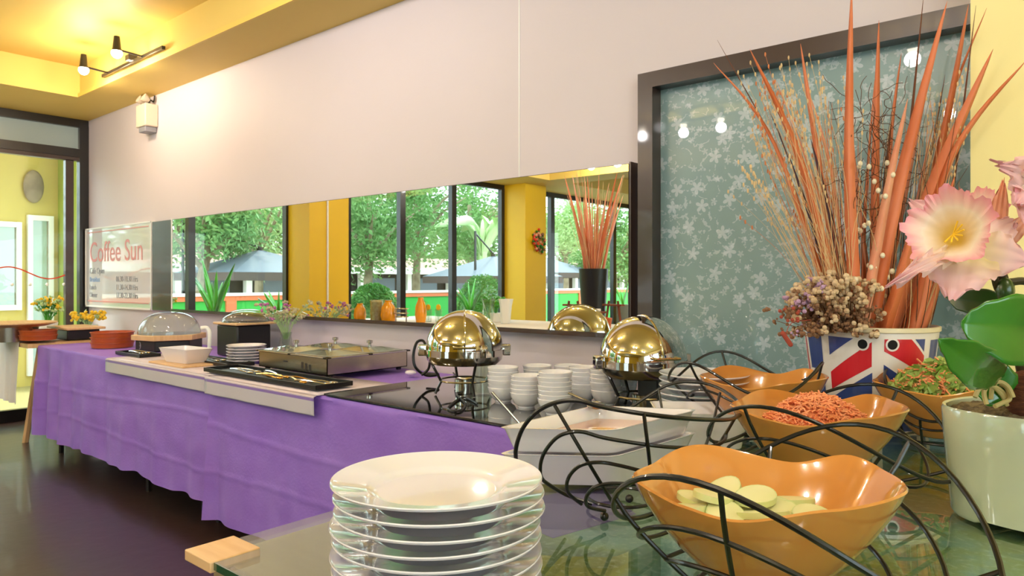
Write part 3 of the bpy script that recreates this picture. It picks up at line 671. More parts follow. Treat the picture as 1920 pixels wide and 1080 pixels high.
# toaster with plate and shallow cover
tp = PZ(428, 668, .745)
to = thing('toaster', 'black box toaster with a pale tray on top between dome and mirror', 'toaster', (tp.x, tp.y, .7435))
MB().box((tp.x-.14, tp.y, .7435), (tp.x+.10, tp.y+.22, .93)).build('body', 'black_plastic', to, bevel=.01)
MB().tube(spline([P(377, 615, 4.02), P(388, 615, 4.02), P(393, 625, 4.02), P(393, 640, 4.02), P(392, 657, 4.02)], 5), .011, 8).build('handle', 'white_paint', to)
tag(MB().box((tp.x-.15, tp.y-.02, .931), (tp.x+.13, tp.y+.24, .944)).build('flat_tray', 'pale_wood', smooth=False, bevel=.004), 'pale flat tray on top of the black toaster', 'tray')
tag(MB().lathe([(.135*cos(a), .945+.065*sin(a)) for a in [pi/2*k/10 for k in range(10)]]+[(.0005, 1.01)], 40, c=(tp.x, tp.y+.11, 0)).build('glass_cover', 'vessel_glass'), 'shallow clear cover on the tray above the toaster', 'cover')
# white rectangular dish on board
def sqdish(name, corners, z, h, taper, m, label, group=None, wall=.006, parent_mat=None):
    cx = sum(c[0] for c in corners)/4; cy = sum(c[1] for c in corners)/4
    def ring(s, zz, n=6, rr=.10):
        out = []
        for i in range(4):
            p0 = Vector(corners[i-1]); p1 = Vector(corners[i]); p2 = Vector(corners[(i+1) % 4])
            a = p1+(p0-p1)*rr; b = p1+(p2-p1)*rr
            for k in range(n+1):
                t = k/n; q = (1-t)**2*a+2*t*(1-t)*p1+t*t*b
                out.append(Vector((cx+(q.x-cx)*s, cy+(q.y-cy)*s, zz)))
        return out
    rings = [ring(taper, z), ring(taper+.02, z+.003), ring(1-.03, z+h*.93), ring(1, z+h), ring(.955, z+h), ring(.93, z+h*.9), ring(taper-.04, z+h*.18), ring(.02, z+h*.15)]
    N = len(rings[0]); v = [p for r in rings for p in r]; f = [tuple(reversed(range(N)))]
    for j in range(len(rings)-1):
        for i in range(N): f.append((j*N+i, j*N+(i+1) % N, (j+1)*N+(i+1) % N, (j+1)*N+i))
    f.append(tuple((len(rings)-1)*N+i for i in range(N)))
    o = MB().add(v, f).build(name, m); tag(o, label, 'dish', group); return o
wd = PZ(341, 680, .752)
sqdish('serving_dish', [(wd.x-.14, wd.y-.07), (wd.x+.15, wd.y-.05), (wd.x+.14, wd.y+.11), (wd.x-.15, wd.y+.09)], .7555, .075, .72, 'porcelain', 'white rectangular dish on a pale board in front of the toaster')
tag(MB().box((wd.x-.20, wd.y-.09, .7445), (wd.x+.20, wd.y+.10, .7545)).build('serving_board', 'pale_wood', smooth=False, bevel=.002), 'pale board under the white rectangular dish', 'board')
def bouquet(t, c, n, rad, hgt, cols, leafm, seed, stemr=.0018, fl=.012):
    rnd = random.Random(seed); st = MB(); lf = MB(); fls = {m: MB() for m in cols}
    for i in range(n):
        a = rnd.uniform(0, 2*pi); r = rad*sqrt(rnd.random()); tip = c+Vector((r*cos(a), r*sin(a), hgt*rnd.uniform(.45, 1)))
        st.tube(spline([c+Vector((rnd.uniform(-.01, .01), rnd.uniform(-.01, .01), -.04)), c.lerp(tip, .5)+Vector((0, 0, .02)), tip], 3), stemr, 4)
        m = rnd.choice(cols)
        for k in range(5): fls[m].ball(tip+Vector((rnd.uniform(-1, 1), rnd.uniform(-1, 1), rnd.uniform(-.6, .6)))*fl, fl*rnd.uniform(.4, .7), 6, 4)
        for k in range(3):
            q = c.lerp(tip, rnd.uniform(.4, .95)); d = Vector((rnd.uniform(-1, 1), rnd.uniform(-1, 1), rnd.uniform(0, 1))).normalized()*fl*2.2; s2 = d.cross(UP).normalized()*fl*.5
            lf.add([q, q+d*.5+s2, q+d, q+d*.5-s2], [(0, 1, 2, 3)])
    tag(st.build('stems', leafm, t), kind='stuff'); tag(lf.build('leaves', leafm, t), kind='stuff')
    for m in cols: tag(fls[m].build('blossoms', m, t), kind='stuff')
vz = Vector((-3.62, 2.27, 0))
v_ = thing('flower_vase', 'small bouquet of cream and purple flowers in front of the mirror', 'flower vase', (vz.x, vz.y, .7435))
MB().lathe([(.001, .7435), (.035, .7435), (.042, .80), (.030, .88), (.034, .90), (.030, .90), (.027, .88), (.001, .75)], 20, c=vz).build('vase', 'vessel_glass', v_)
bouquet(v_, vz+Vector((0, 0, .90)), 36, .16, .17, ['flower_cream', 'flower_cream', 'flower_pink'], 'leaf_tree_pale', 5)
vy = P(165, 600, 5.9); vy = Vector((vy.x, vy.y, 0))
v_ = thing('flower_vase', 'yellow flowers in a white pot in the corner by the door', 'flower vase', (vy.x, vy.y, .75))
MB().lathe([(.001, .75), (.06, .75), (.075, .83), (.07, .83), (.001, .80)], 20, c=vy).build('pot', 'white_paint', v_)
bouquet(v_, vy+Vector((0, 0, .83)), 26, .12, .10, ['flower_yellow'], 'leaf_tree_pale', 6, fl=.022)
vg = P(90, 600, 5.7); vg = Vector((vg.x, vg.y, 0))
v_ = thing('potted_plant', 'bushy green plant in a white pot behind the grey pan', 'potted plant', (vg.x, vg.y, .75))
MB().lathe([(.001, .75), (.05, .75), (.07, .86), (.065, .86), (.001, .83)], 20, c=vg).build('pot', 'white_paint', v_)
bouquet(v_, vg+Vector((0, 0, .87)), 50, .10, .19, ['leaf_tree_pale', 'flower_yellow'], 'leaf_bright', 8, fl=.016)
# small second table with white cloth
t2 = thing('folding_table', 'small folding table with pale wooden legs at the far left', 'table', (-6.35, 1.95, 0))
MB().box((-6.95, 1.615, .72), (-5.80, 2.36, .75)).build('tabletop', 'pale_wood', t2, smooth=False)
MB().tube([(-6.16, 1.70, 0), (-5.93, 1.73, .72)], .022).build('leg', 'pale_wood', t2)
MB().tube([(-6.85, 1.66, 0), (-6.75, 1.68, .72)], .022).build('leg', 'black_frame', t2)
for x in (-6.85, -5.98): MB().tube([(x, 2.28, 0), (x, 2.28, .72)], .022).build('leg', 'pale_wood', t2)
g = MB().grid(lambda u, v: Vector((-6.96+1.0*u, 1.607-.012*v*(1+sin(u*46)), .755-.44*v)), 50, 10).grid(lambda u, v: Vector((-6.96+1.0*u, 1.607+.7*v, .755)), 4, 4)
tag(g.build('white_tablecloth', 'white_cloth'), 'white cloth hanging over the small table at the far left', 'tablecloth')
gp = P(18, 640, 5.2)
o = thing('stock_pan', 'grey metal pan under a round platter at the far left edge', 'pan', (gp.x, gp.y, .757))
MB().lathe([(.001, .757), (.17, .757), (.18, .86), (.17, .86), (.001, .77)], 32, c=(gp.x, gp.y, 0)).build('pan_body', 'brushed_steel', o)
tag(MB().lathe([(.001, .862), (.20, .862), (.27, .885), (.27, .892), (.19, .873), (.001, .872)], 40, c=(gp.x+.02, gp.y+.02, 0)).build('round_platter', 'pale_wood'), 'round pale platter lying on the grey pan', 'platter')
bp_ = P(138, 632, 5.45)
tag(MB().box((bp_.x-.18, bp_.y-.10, .7515), (bp_.x+.18, bp_.y+.12, .83)).build('bread_bin', 'black_plastic', bevel=.008), 'low black box under a wooden board near the yellow flowers', 'box')
tag(MB().box((bp_.x-.20, bp_.y-.12, .831), (bp_.x+.24, bp_.y+.14, .848)).build('cutting_board', 'pale_wood', bevel=.003), 'wooden board on top of the low black box', 'board')

# ---------------------------------------------------------------- white square dishes on the near table
def cp(lat, t): v = RIGHT*lat+FWD*t; return (v.x, v.y)
cA = [cp(-.032, 1.37), cp(.194, 1.35), cp(.412, 1.57), cp(.186, 1.62)]
sqdish('square_dish', cA, .797, .062, .80, 'porcelain', 'lower deep square white dish in the left wire basket', 'deep square white dishes', )
top = sqdish('square_dish', cA, .861, .048, .86, 'porcelain', 'upper deep square white dish holding dressing, in the left wire basket', 'deep square white dishes')
cx = sum(c[0] for c in cA)/4; cy = sum(c[1] for c in cA)/4
tag(MB().prism([(cx+(c[0]-cx)*.80, cy+(c[1]-cy)*.80) for c in cA], .883, .885).build('dressing', 'soup', smooth=False), 'pale orange dressing inside the upper square dish', 'dressing')
cB = [cp(.30, 1.84), cp(.60, 1.80), cp(.70, 2.02), cp(.36, 2.06)]; cB = [cp(.345, 1.70), cp(.56, 1.68), cp(.60, 1.86), cp(.36, 1.88)]
sqdish('square_dish', cB, .791, .085, .82, 'porcelain', 'square white dish behind the left wire basket, beside the stacked plates', 'deep square white dishes')
def spoon(a, b, label, m='steel'):
    t = thing('serving_spoon', label, 'spoon', a); MB().tube([a, b], .0028, 8).build('handle', m, t)
    MB().ball(a, .022, 12, 8, (1, 1, .4)).build('bowl', m, t)
spoon(P(990, 812, 1.42), P(922, 735, 1.43), 'thin silver spoon leaning over the left corner of the square dish')
spoon(P(1118, 760, 1.58), P(1066, 737, 1.62), 'dark serving spoon resting on the rear rim of the square dish', 'brushed_steel')

# ---------------------------------------------------------------- amber bowls in wire baskets
BZ = [(0, .010), (30, .014), (60, -.006), (110, .016), (150, .004), (180, .004), (215, -.010), (240, -.015), (280, .002), (320, .008), (360, .010)]
BRR = [(0, 1.0), (30, 1.06), (60, 1.0), (110, 1.02), (150, .96), (180, 1.06), (210, .95), (240, .96), (280, 1.0), (325, 1.07), (360, 1.0)]
def interp(T, a):
    a = a % 360
    for (x0, y0), (x1, y1) in zip(T, T[1:]):
        if a <= x1:
            t = (a-x0)/(x1-x0); t = t*t*(3-2*t); return y0+(y1-y0)*t
def amber_bowl(c, zrim, label, rot=0, sc=1.0):
    H = .128; z0 = zrim-H; prof = [(.001, 0, 0), (.34, 0, 0), (.39, .004, 0), (.50, .022, 0), (.66, .048, .05), (.80, .076, .25), (.92, .104, .7), (.985, .124, 1), (1.0, .1285, 1), (.988, .131, 1), (.965, .127, 1), (.90, .106, .7), (.78, .080, .25), (.63, .052, .05), (.46, .030, 0), (.001, .022, 0)]
    n = 96; vs = []; fs = []
    for r, z, wv in prof:
        for i in range(n):
            a = 360*i/n; rr = 1+(interp(BRR, a)-1)*min(1, r*1.1)
            x = .156*sc*r*rr*cos(radians(a)); y = .128*sc*r*rr*sin(radians(a))
            v = RIGHT*(x*cos(rot)-y*sin(rot))+FWD*(x*sin(rot)+y*cos(rot))
            vs.append(Vector((c.x+v.x, c.y+v.y, z0+z*1.0+interp(BZ, a)*wv*(1.0))))
    for j in range(len(prof)-1):
        for i in range(n): fs.append((j*n+i, j*n+(i+1) % n, (j+1)*n+(i+1) % n, (j+1)*n+i))
    o = MB().add(vs, fs).build('serving_bowl', 'amber_glaze'); tag(o, label, 'bowl', 'wavy amber serving bowls'); return o
def flat(p): return Vector((p.x, p.y, 0))
B1 = flat(P(1432, 900, .90)); B2 = flat(P(1530, 770, 1.386)); B3 = flat(P(1430, 710, 1.85)); B4 = flat(P(1765, 715, 1.76))
amber_bowl(B1, .938, 'amber wavy bowl of cucumber slices, the nearest one')
amber_bowl(B2, .944, 'amber wavy bowl heaped with shredded carrot', sc=1.0)
amber_bowl(B3, .940, 'empty amber wavy bowl beside the stacked white plates', sc=.98)
amber_bowl(B4, .938, 'amber wavy bowl of green salad beside the potted orchid', sc=1.0)
WR = .0031
def basket(c, label, peaks, a=.225, b=.20, k=2, z0=.925, A=.058, nl=3, ribs=7, base=.08, off=(0, 0), ph=0, cc=Vector((0, 0, 0))):
    c = c+cc
    t = thing('wire_basket', label, 'wire basket', (c.x, c.y, ZN), 'black wire baskets on the near table')
    def rim(phi, s):
        q = phi
        x = a*cos(q); y = b*sin(q); z = z0+A*cos(k*(q-radians(peaks)))
        zb = ZN+.012
        bx = base*cos(q)-cc.dot(RIGHT); by = base*sin(q)
        f = s**.8
        xx = x+(bx-x)*s; yy = y+(by-y)*s; zz = z+(zb-z)*s**.82
        v = RIGHT*xx+FWD*yy; return Vector((c.x+v.x, c.y+v.y, zz))
    N = 64
    for i in range(nl+1):
        s = [0, .30, .62, .8][i] if i < nl else 1
        MB().tube([rim(2*pi*j/N, s) for j in range(N)], WR*(1.15 if i == 0 else 1), 8, closed=True).build('rim_wire' if i == 0 else 'hoop' if s < 1 else 'base_ring', 'black_wire', t)
    for i in range(ribs):
        q = 2*pi*(i+.5)/ribs+ph
        MB().tube([rim(q, j/8) for j in range(9)], WR, 8).build('rib', 'black_wire', t)
    for i in range(3):
        q = 2*pi*i/3+.5; p = rim(q, 1); MB().ball(Vector((p.x, p.y, ZN+.0075)), .0072, 12, 8).build('ball_foot', 'black_wire', t)
    return t
basket(B1, 'black wire basket holding the nearest amber bowl', 222, a=.222, b=.215, z0=.912, A=.068, cc=RIGHT*.035)
basket(B2, 'black wire basket holding the bowl of shredded carrot', 222, a=.222, b=.205, z0=.908, A=.062, cc=RIGHT*.02, nl=2, ribs=6)
basket(B3, 'black wire basket holding the empty amber bowl', 90, a=.188, b=.19, k=3, z0=.955, A=.035, nl=2, ribs=6, cc=RIGHT*-.05)
basket(B4, 'black wire basket holding the bowl of green salad', 128, a=.165, b=.16, z0=.915, A=.05, nl=2, ribs=6, cc=RIGHT*.045)
# left basket, holding the square dishes: traced loops of a wavy nest of wires
lb = thing('wire_basket', 'black wire basket of nested wavy hoops around the square white dishes', 'wire basket', flat(P(1170, 900, 1.2))+Vector((0, 0, ZN)), 'black wire baskets on the near table')
def pxs(L, t0, t1=None):
    return [P(x, y, t if len(q) > 2 else t0) for q in L for x, y, t in [(q+(t0,))[:3]]]
r1 = [(967,857,1.20),(976,812,1.18),(998,780,1.16),(1023,762,1.15),(1055,752,1.14),(1087,752,1.13),(1130,763,1.12),(1200,775,1.12),(1267,783,1.14),(1333,787,1.20),(1373,785,1.30),(1392,770,1.42),(1380,750,1.55),(1350,729,1.64),(1317,718,1.68),(1283,716,1.70),(1250,723,1.71),(1220,740,1.72),(1170,772,1.72),(1120,800,1.66),(1050,850,1.52),(985,900,1.34)]
MB().tube(spline([P(*q) for q in r1], 5, True), WR*1.2, 8, True).build('rim_wire', 'black_wire', lb)
r2 = [(1060,927,1.22),(1020,902,1.17),(1013,878,1.15),(1020,850,1.14),(1042,822,1.13),(1067,811,1.12),(1093,810,1.12),(1133,821,1.12),(1200,832,1.12),(1267,839,1.14),(1333,837,1.20),(1357,827,1.28),(1362,813,1.36)]
MB().tube(spline([P(*q) for q in r2], 5), WR, 8).build('hoop', 'black_wire', lb)
r3 = [(1090,945,1.20),(1066,925,1.17),(1063,905,1.15),(1073,885,1.14),(1093,871,1.13),(1127,867,1.12),(1167,874,1.12),(1220,886,1.12),(1280,887,1.15),(1320,880,1.22)]
MB().tube(spline([P(*q) for q in r3], 5), WR, 8).build('hoop', 'black_wire', lb)
r4 = [(1135,958,1.19),(1103,950,1.175),(1099,933,1.16),(1113,915,1.15),(1140,907,1.15),(1183,908,1.15),(1230,915,1.18)]
MB().tube(spline([P(*q) for q in r4], 5), WR, 8).build('hoop', 'black_wire', lb)
bc = flat(PZ(1165, 935, .80))
MB().tube([Vector((bc.x+.06*cos(a), bc.y+.06*sin(a), .803)) for a in [2*pi*k/40 for k in range(40)]], WR, 8, True).build('base_ring', 'black_wire', lb)
for pts in ([(1040,760,1.145),(1090,845,1.13),(1150,945,1.17)], [(1207,774,1.12),(1215,840,1.12),(1222,905,1.17)], [(1350,737,1.62),(1335,800,1.50),(1316,856,1.30)], [(1380,780,1.38),(1350,830,1.32),(1310,880,1.22)], [(1020,902,1.17),(1060,927,1.19),(1110,945,1.19)], [(1235,730,1.71),(1240,760,1.69),(1246,790,1.67)]):
    MB().tube(spline([P(*q) for q in pts], 5), WR, 8).build('rib', 'black_wire', lb)
for px, py in ((1133, 968), (1230, 950), (1180, 935)):
    p = PZ(px, py, .7975); MB().ball(p, .0075, 14, 10).build('ball_foot', 'black_wire', lb)

# food
random.seed(11)
sl0 = None
for i, (dx, dy, lab) in enumerate(((-.085,-.01,'leftmost'),(-.06,.02,'second from the left'),(-.045,-.035,'front left'),(-.02,.005,'left middle'),(0,-.04,'front middle'),(.015,.03,'rear middle'),(.03,-.01,'centre right'),(.055,.02,'right rear'),(.06,-.035,'right front'),(-.02,.045,'back left'),(.005,.0,'uppermost'),(-.05,-.002,'upper left'))):
    if sl0 is None:
        sl0 = thing('cucumber_slice', '', 'cucumber'); 
        MB().lathe([(.001, .0), (.021, 0), (.0215, .010), (.001, .011)], 20, rf=lambda a, r, z: (r*(1+.04*sin(3*a)), z)).build('flesh', 'cucumber', sl0)
        MB().lathe([(.0214, .0), (.0228, .0), (.0228, .010), (.0216, .010)], 20, closed=True, rf=lambda a, r, z: (r*(1+.04*sin(3*a)), z)).build('skin', 'cucumber_skin', sl0)
        o = sl0
    else: o = dup(sl0)
    v = RIGHT*(dx-.015)+FWD*dy; zz = .902+(.009 if i >= 9 else .004*R_(0, 1))+.005*(i >= 10)
    o.location = (B1.x+v.x, B1.y+v.y, zz); o.rotation_euler = (R_(-.25, .25), R_(-.25, .25), R_(0, 6)); o.scale = (1.35, 1.0, .75)
    tag(o, 'pale cucumber slice, %s in the nearest amber bowl' % lab, 'cucumber', 'cucumber slices in the nearest bowl')
# bed under slices
tag(MB().lathe([(.085, .880), (.082, .894), (.05, .902), (.001, .905)], 32, c=(B1.x, B1.y, 0)).build('cucumber_pile', 'cucumber'), 'heap of cucumber pieces filling the nearest bowl', 'cucumber', None, 'stuff')
def shreds(c, z, n, rx, ry, hz, L, m, seed, wd=.0018, name='shredded_carrot'):
    rnd = random.Random(seed); g = MB()
    g.grid(lambda u, v: (lambda a, r: Vector((c.x, c.y, 0))+RIGHT*(rx*r*cos(a))+FWD*(ry*r*sin(a))+UP*(z+hz*(1-r*r)*.9+.004*noise.noise(Vector((r*20*cos(a), r*20*sin(a), seed)))))(2*pi*u, v), 40, 10)
    for i in range(n):
        a = rnd.uniform(0, 2*pi); r = sqrt(rnd.random()); p = Vector((c.x, c.y, 0))+RIGHT*(rx*r*cos(a))+FWD*(ry*r*sin(a))+UP*(z+hz*(1-r*r)+rnd.uniform(-.002, .004))
        d = Vector((rnd.uniform(-1, 1), rnd.uniform(-1, 1), rnd.uniform(-.4, .6))).normalized()*L*rnd.uniform(.5, 1.2)
        g.tube([p-d/2, p+UP*L*.15, p+d/2], wd, 4)
    return g
tag(shreds(B2, .905, 1300, .105, .085, .062, .020, 'carrot', 3).build('shredded_carrot', 'carrot'), 'heap of finely shredded carrot in an amber bowl', 'carrot', None, 'stuff')
tag(shreds(B4, .925, 420, .10, .08, .055, .05, 'carrot', 5, .0022).build('carrot_sticks', 'carrot'), 'orange carrot sticks mixed through the green salad', 'carrot', None, 'stuff')
rnd = random.Random(9); lt = MB()
for i in range(420):
    a = rnd.uniform(0, 2*pi); r = sqrt(rnd.random()); p = B4+RIGHT*(.115*r*cos(a))+FWD*(.09*r*sin(a))+UP*(.915+.065*(1-r*r)+rnd.uniform(-.006, .01))
    n_ = Vector((rnd.uniform(-1, 1), rnd.uniform(-1, 1), rnd.uniform(.1, 1))).normalized(); e1 = n_.orthogonal().normalized(); e2 = n_.cross(e1); s = rnd.uniform(.012, .024); ph = rnd.uniform(0, 6)
    ring = [p+e1*cos(q)*s+e2*sin(q)*s*.7+n_*s*.35*sin(3*q+ph) for q in [2*pi*k/9 for k in range(9)]]
    lt.add([p]+ring, [(0, 1+k, 1+(k+1) % 9) for k in range(9)])
tag(lt.build('lettuce_salad', 'lettuce'), 'curly green lettuce salad in an amber bowl', 'salad', None, 'stuff')

# ---------------------------------------------------------------- flag bucket and dried arrangement
TB = 2.02; bc = P(1630, 615, TB); BC = Vector((bc.x, bc.y, 0)); RT, RB = .172, .142; ZT = 1.066; ZBt = .7905
bk = thing('flag_bucket', 'round bucket printed with a red white and blue flag pattern', 'bucket', (BC.x, BC.y, ZBt))
MB().lathe([(.001, ZBt+.004), (RB-.004, ZBt+.004), (RB, ZBt), (RT, ZT), (RT-.004, ZT), (RB-.004, ZBt+.008), (.001, ZBt+.008)], 96, c=BC).build('bucket_body', 'flag_white', bk)
MB().lathe([(RT+.0002, ZT-.012), (RT+.003, ZT-.010), (RT+.003, ZT+.001), (RT-.002, ZT+.002), (RT-.003, ZT-.004)], 96, c=BC, closed=True).build('bucket_rim', 'flag_rim', bk)
FA = atan2(-BC.y, -BC.x)
def clipx(poly, x0, x1):
    def cl(poly, xx, keep_gt):
        out = []
        for i in range(len(poly)):
            a, b = poly[i-1], poly[i]; ia = (a[0] >= xx) == keep_gt or a[0] == xx; ib = (b[0] >= xx) == keep_gt or b[0] == xx
            if ia != ib: t = (xx-a[0])/(b[0]-a[0]); out.append((xx, a[1]+(b[1]-a[1])*t))
            if ib: out.append(b)
        return out
    p = cl(poly, x0, True); return cl(p, x1, False) if len(p) > 2 else []
def on_cone(poly, m, name, lift=.0007):
    g = MB(); W = 116.0
    pts = [(max(-1.35, min(1.35, asin(max(-.985, min(.985, (x-1630)/W))))), (789-y)/174.0) for x, y in poly]
    a0 = min(p[0] for p in pts); a1 = max(p[0] for p in pts); n = max(2, int((a1-a0)/.06))
    for i in range(n):
        q = clipx(pts, a0+(a1-a0)*i/n, a0+(a1-a0)*(i+1)/n)
        if len(q) < 3: continue
        vs = []
        for a, h in q:
            z = ZBt+(ZT-ZBt)*h; r = RB+(RT-RB)*h+lift; an = FA+a; vs.append((BC.x+r*cos(an), BC.y+r*sin(an), z))
        g.add(vs, [tuple(range(len(vs)))])
    return g.build(name, m, bk, smooth=False)
for m, poly in (('flag_blue', [(1523,627),(1549,628),(1549,676),(1534,690),(1525,690)]), ('flag_blue', [(1562,630),(1604,632),(1562,663)]), ('flag_red', [(1562,692),(1634,637),(1634,678),(1562,722)]),
                ('flag_blue', [(1635,688),(1635,786),(1562,786),(1562,736)]), ('flag_red', [(1654,632),(1697,632),(1720,660),(1720,692),(1654,652)]), ('flag_blue', [(1654,674),(1720,722),(1720,786),(1654,786)]),
                ('flag_blue', [(1703,632),(1719,632),(1719,653)]), ('flag_blue', [(1729,634),(1742,634),(1737,786),(1729,786)]), ('flag_blue', [(1540,712),(1549,706),(1549,786),(1540,786)]), ('flag_red', [(1515,634),(1519,634),(1524,786),(1520,786)])):
    on_cone(poly, m, 'red_stripe' if m == 'flag_red' else 'blue_field')
for hx in (1619, 1667):
    on_cone([(hx+11*cos(2*pi*k/20), 641+11*sin(2*pi*k/20)) for k in range(20)], 'flag_white', 'grommet', .0011)
    on_cone([(hx+8*cos(2*pi*k/20), 641+8*sin(2*pi*k/20)) for k in range(20)], 'hole_black', 'handle_hole', .0015)

def ribbon(pts, wd, facing, fold=.25, n=14):
    """pts spline, tapered V-folded leaf blade"""
    sp = spline(pts, max(3, n//(len(pts)-1))); N = len(sp); vs = []; fs = []
    for i, p in enumerate(sp):
        t = i/(N-1); d = (sp[min(i+1, N-1)]-sp[max(0, i-1)]).normalized(); s = d.cross(facing).normalized(); nn = s.cross(d)
        w_ = wd*min(1, .55+t*1.2)*(1-t**3.2)+.0004
        vs += [p-s*w_/2, p+nn*w_*fold, p+s*w_/2]
    for i in range(N-1):
        a = i*3; fs += [(a, a+1, a+4, a+3), (a+1, a+2, a+5, a+4)]
    return MB().add(vs, fs)
def arrangement(C, zrim, rr, T0, blades, label, px_of=None):
    pass
da = thing('dried_arrangement', 'tall spray of orange dried leaf blades and grasses standing in the flag bucket', 'dried flowers', (BC.x, BC.y, .86))
rnd = random.Random(21)
def PB(x, y, dt):                       # keep everything in front of the wall and the pillar
    k = C_+S_*(x-960)/FPX; lim = (2.26 if x > 1780 else 2.385)/k-.015
    return P(x, y, min(TB+dt, lim-.25*max(0, -dt)*.2))
blades = [ # base, mid, tip (px), width px, material, depth
 ((1606,612),(1592,300),(1597,-25),24,'blade_orange',-.08), ((1584,612),(1500,300),(1406,92),17,'blade_orange',-.02), ((1572,612),(1452,270),(1338,118),9,'blade_orange',.02),
 ((1585,612),(1528,260),(1501,82),14,'blade_orange',.05), ((1638,612),(1642,280),(1648,38),18,'blade_orange',.06), ((1632,614),(1690,330),(1776,2),28,'blade_orange',-.09),
 ((1668,614),(1745,360),(1862,92),36,'blade_orange',-.04), ((1700,614),(1782,300),(1925,112),15,'blade_orange',.0), ((1650,612),(1722,230),(1768,28),12,'blade_pink',.08),
 ((1690,614),(1768,260),(1816,8),18,'blade_orange',.04), ((1595,612),(1560,330),(1516,170),10,'blade_pink',.08), ((1620,612),(1664,360),(1702,185),18,'blade_pink',-.1),
 ((1660,612),(1700,300),(1732,-10),7,'blade_brown',.05), ((1712,614),(1742,500),(1790,330),26,'blade_orange',-.06), ((1728,614),(1760,520),(1800,350),20,'blade_orange',-.02),
 ((1592,612),(1560,420),(1520,260),11,'blade_purple',.0), ((1655,612),(1655,420),(1672,215),16,'blade_brown',.1), ((1570,612),(1530,400),(1478,215),8,'blade_orange',.1),
 ((1640,612),(1610,380),(1588,150),9,'blade_pink',.1), ((1680,614),(1705,460),(1745,250),14,'blade_pink',.06), ((1622,612),(1620,430),(1640,150),10,'blade_orange',.1),
 ((1700,614),(1722,430),(1772,140),10,'blade_brown',.1), ((1575,612),(1510,380),(1440,200),7,'blade_purple',.08), ((1660,614),(1690,520),(1715,420),22,'blade_orange',-.12), ((1740,614),(1775,440),(1830,10),7,'blade_brown',.06),
 ((1600,612),(1540,380),(1455,150),7,'blade_pink',.02), ((1565,612),(1480,330),(1345,75),4,'blade_brown',.06), ((1690,614),(1770,230),(1850,15),8,'blade_orange',.1), ((1645,612),(1668,280),(1690,100),10,'blade_orange',.12)]
toC = (Vector((0, 0, HC))-bc).normalized()
for b0, md, tp_, wpx, m, dt in blades:
    fc = (toC+RIGHT*rnd.uniform(-.5, .5)).normalized()
    base = PB(b0[0]*.55+1630*.45, 700, dt*.6)
    pts = [base, PB(b0[0], b0[1], dt), PB(md[0], md[1], dt*1.3), PB(tp_[0], tp_[1], dt*1.6+rnd.uniform(-.04, .04))]
    ribbon(pts, wpx*TB/FPX, fc, rnd.uniform(.12, .35), 24).build('leaf_blade', m, da, thick=.0006)
# grasses and twigs
gs = {k: MB() for k in ('straw', 'straw_orange', 'twig')}
def stem(m, x0, xt, yt, dt, r=.0011, curl=0, head=0):
    a = PB(x0*.5+1630*.5, 690, dt*.5); b = PB(x0, 608, dt); tip = PB(xt, yt, dt*1.8)
    mid = b.lerp(tip, .55)+RIGHT*rnd.uniform(-.03, .03)+FWD*rnd.uniform(-.02, .02)+UP*.02
    sp = spline([a, b, mid, tip], 6); gs[m].tube(sp, [r*(1-.6*i/(len(sp)-1)) for i in range(len(sp))], 4)
    for h in range(head):
        q = sp[-1-h]; gs[m].ball(q, r*2.4, 5, 4, (1, 1, 2.5))
    return sp
for i in range(150):
    x0 = rnd.uniform(1545, 1610); stem('straw' if rnd.random() < .75 else 'straw_orange', x0, x0-rnd.uniform(0, 1)**.8*185+rnd.uniform(-20, 30), rnd.uniform(100, 420), rnd.uniform(-.1, .12), head=3)
for i in range(110):
    x0 = rnd.uniform(1580, 1730); stem(rnd.choice(('straw_orange', 'twig', 'straw')), x0, x0+(x0-1640)*rnd.uniform(.2, 1)+rnd.uniform(-30, 40), rnd.uniform(170, 430), rnd.uniform(-.08, .12), r=.0014)
for i in range(70):
    x0 = rnd.uniform(1700, 1745); stem(rnd.choice(('straw', 'straw')), x0, x0+rnd.uniform(15, 85), rnd.uniform(120, 400), rnd.uniform(-.02, .12), head=2)
# curly twig mass
for i in range(90):
    x = rnd.uniform(1580, 1690); y = rnd.uniform(190, 430); dt = rnd.uniform(-.06, .1); p = PB(x, y, dt); pts = [p]
    d = Vector((rnd.uniform(-1, 1), rnd.uniform(-1, 1), rnd.uniform(-1, 1))).normalized()
    for k in range(6):
        d = (d+Vector((rnd.uniform(-1, 1), rnd.uniform(-1, 1), rnd.uniform(-1, 1)))*.55).normalized(); p = p+d*.02; pts.append(p)
    gs['twig'].tube(spline(pts, 3), .0009, 4)
for k, m in gs.items(): tag(m.build('grass_stems', k, da), kind='stuff')
pods = MB()
for i in range(26):
    x = rnd.uniform(1598, 1680); y = rnd.uniform(265, 560); p = PB(x, y, rnd.uniform(-.16, -.05)); pods.ball(p, .0062, 8, 6, (1, 1, 1.25))
tag(pods.build('seed_pods', 'pod', da), kind='stuff')
cl = {k: MB() for k in ('dried_cream', 'dried_brown', 'dried_mauve')}
for i in range(420):
    x = rnd.gauss(1560, 42); y = rnd.uniform(515, 618)+abs(x-1565)*.25
    if x > 1690: continue
    p = PB(x, min(y, 625), rnd.uniform(-.19, -.04)); m = 'dried_brown' if y > 575 and rnd.random() < .7 else rnd.choice(('dried_cream', 'dried_cream', 'dried_brown', 'dried_mauve' if x < 1545 else 'dried_cream'))
    for k in range(4): cl[m].ball(p+Vector((rnd.uniform(-1, 1), rnd.uniform(-1, 1), rnd.uniform(-1, 1)))*.010, rnd.uniform(.003, .0065)*(1.35 if m == 'dried_cream' else 1), 6, 4)
    if i % 2 == 0: cl['dried_brown'].tube([PB(1600+(x-1600)*.5, 625, -.08), p], .0009, 4)
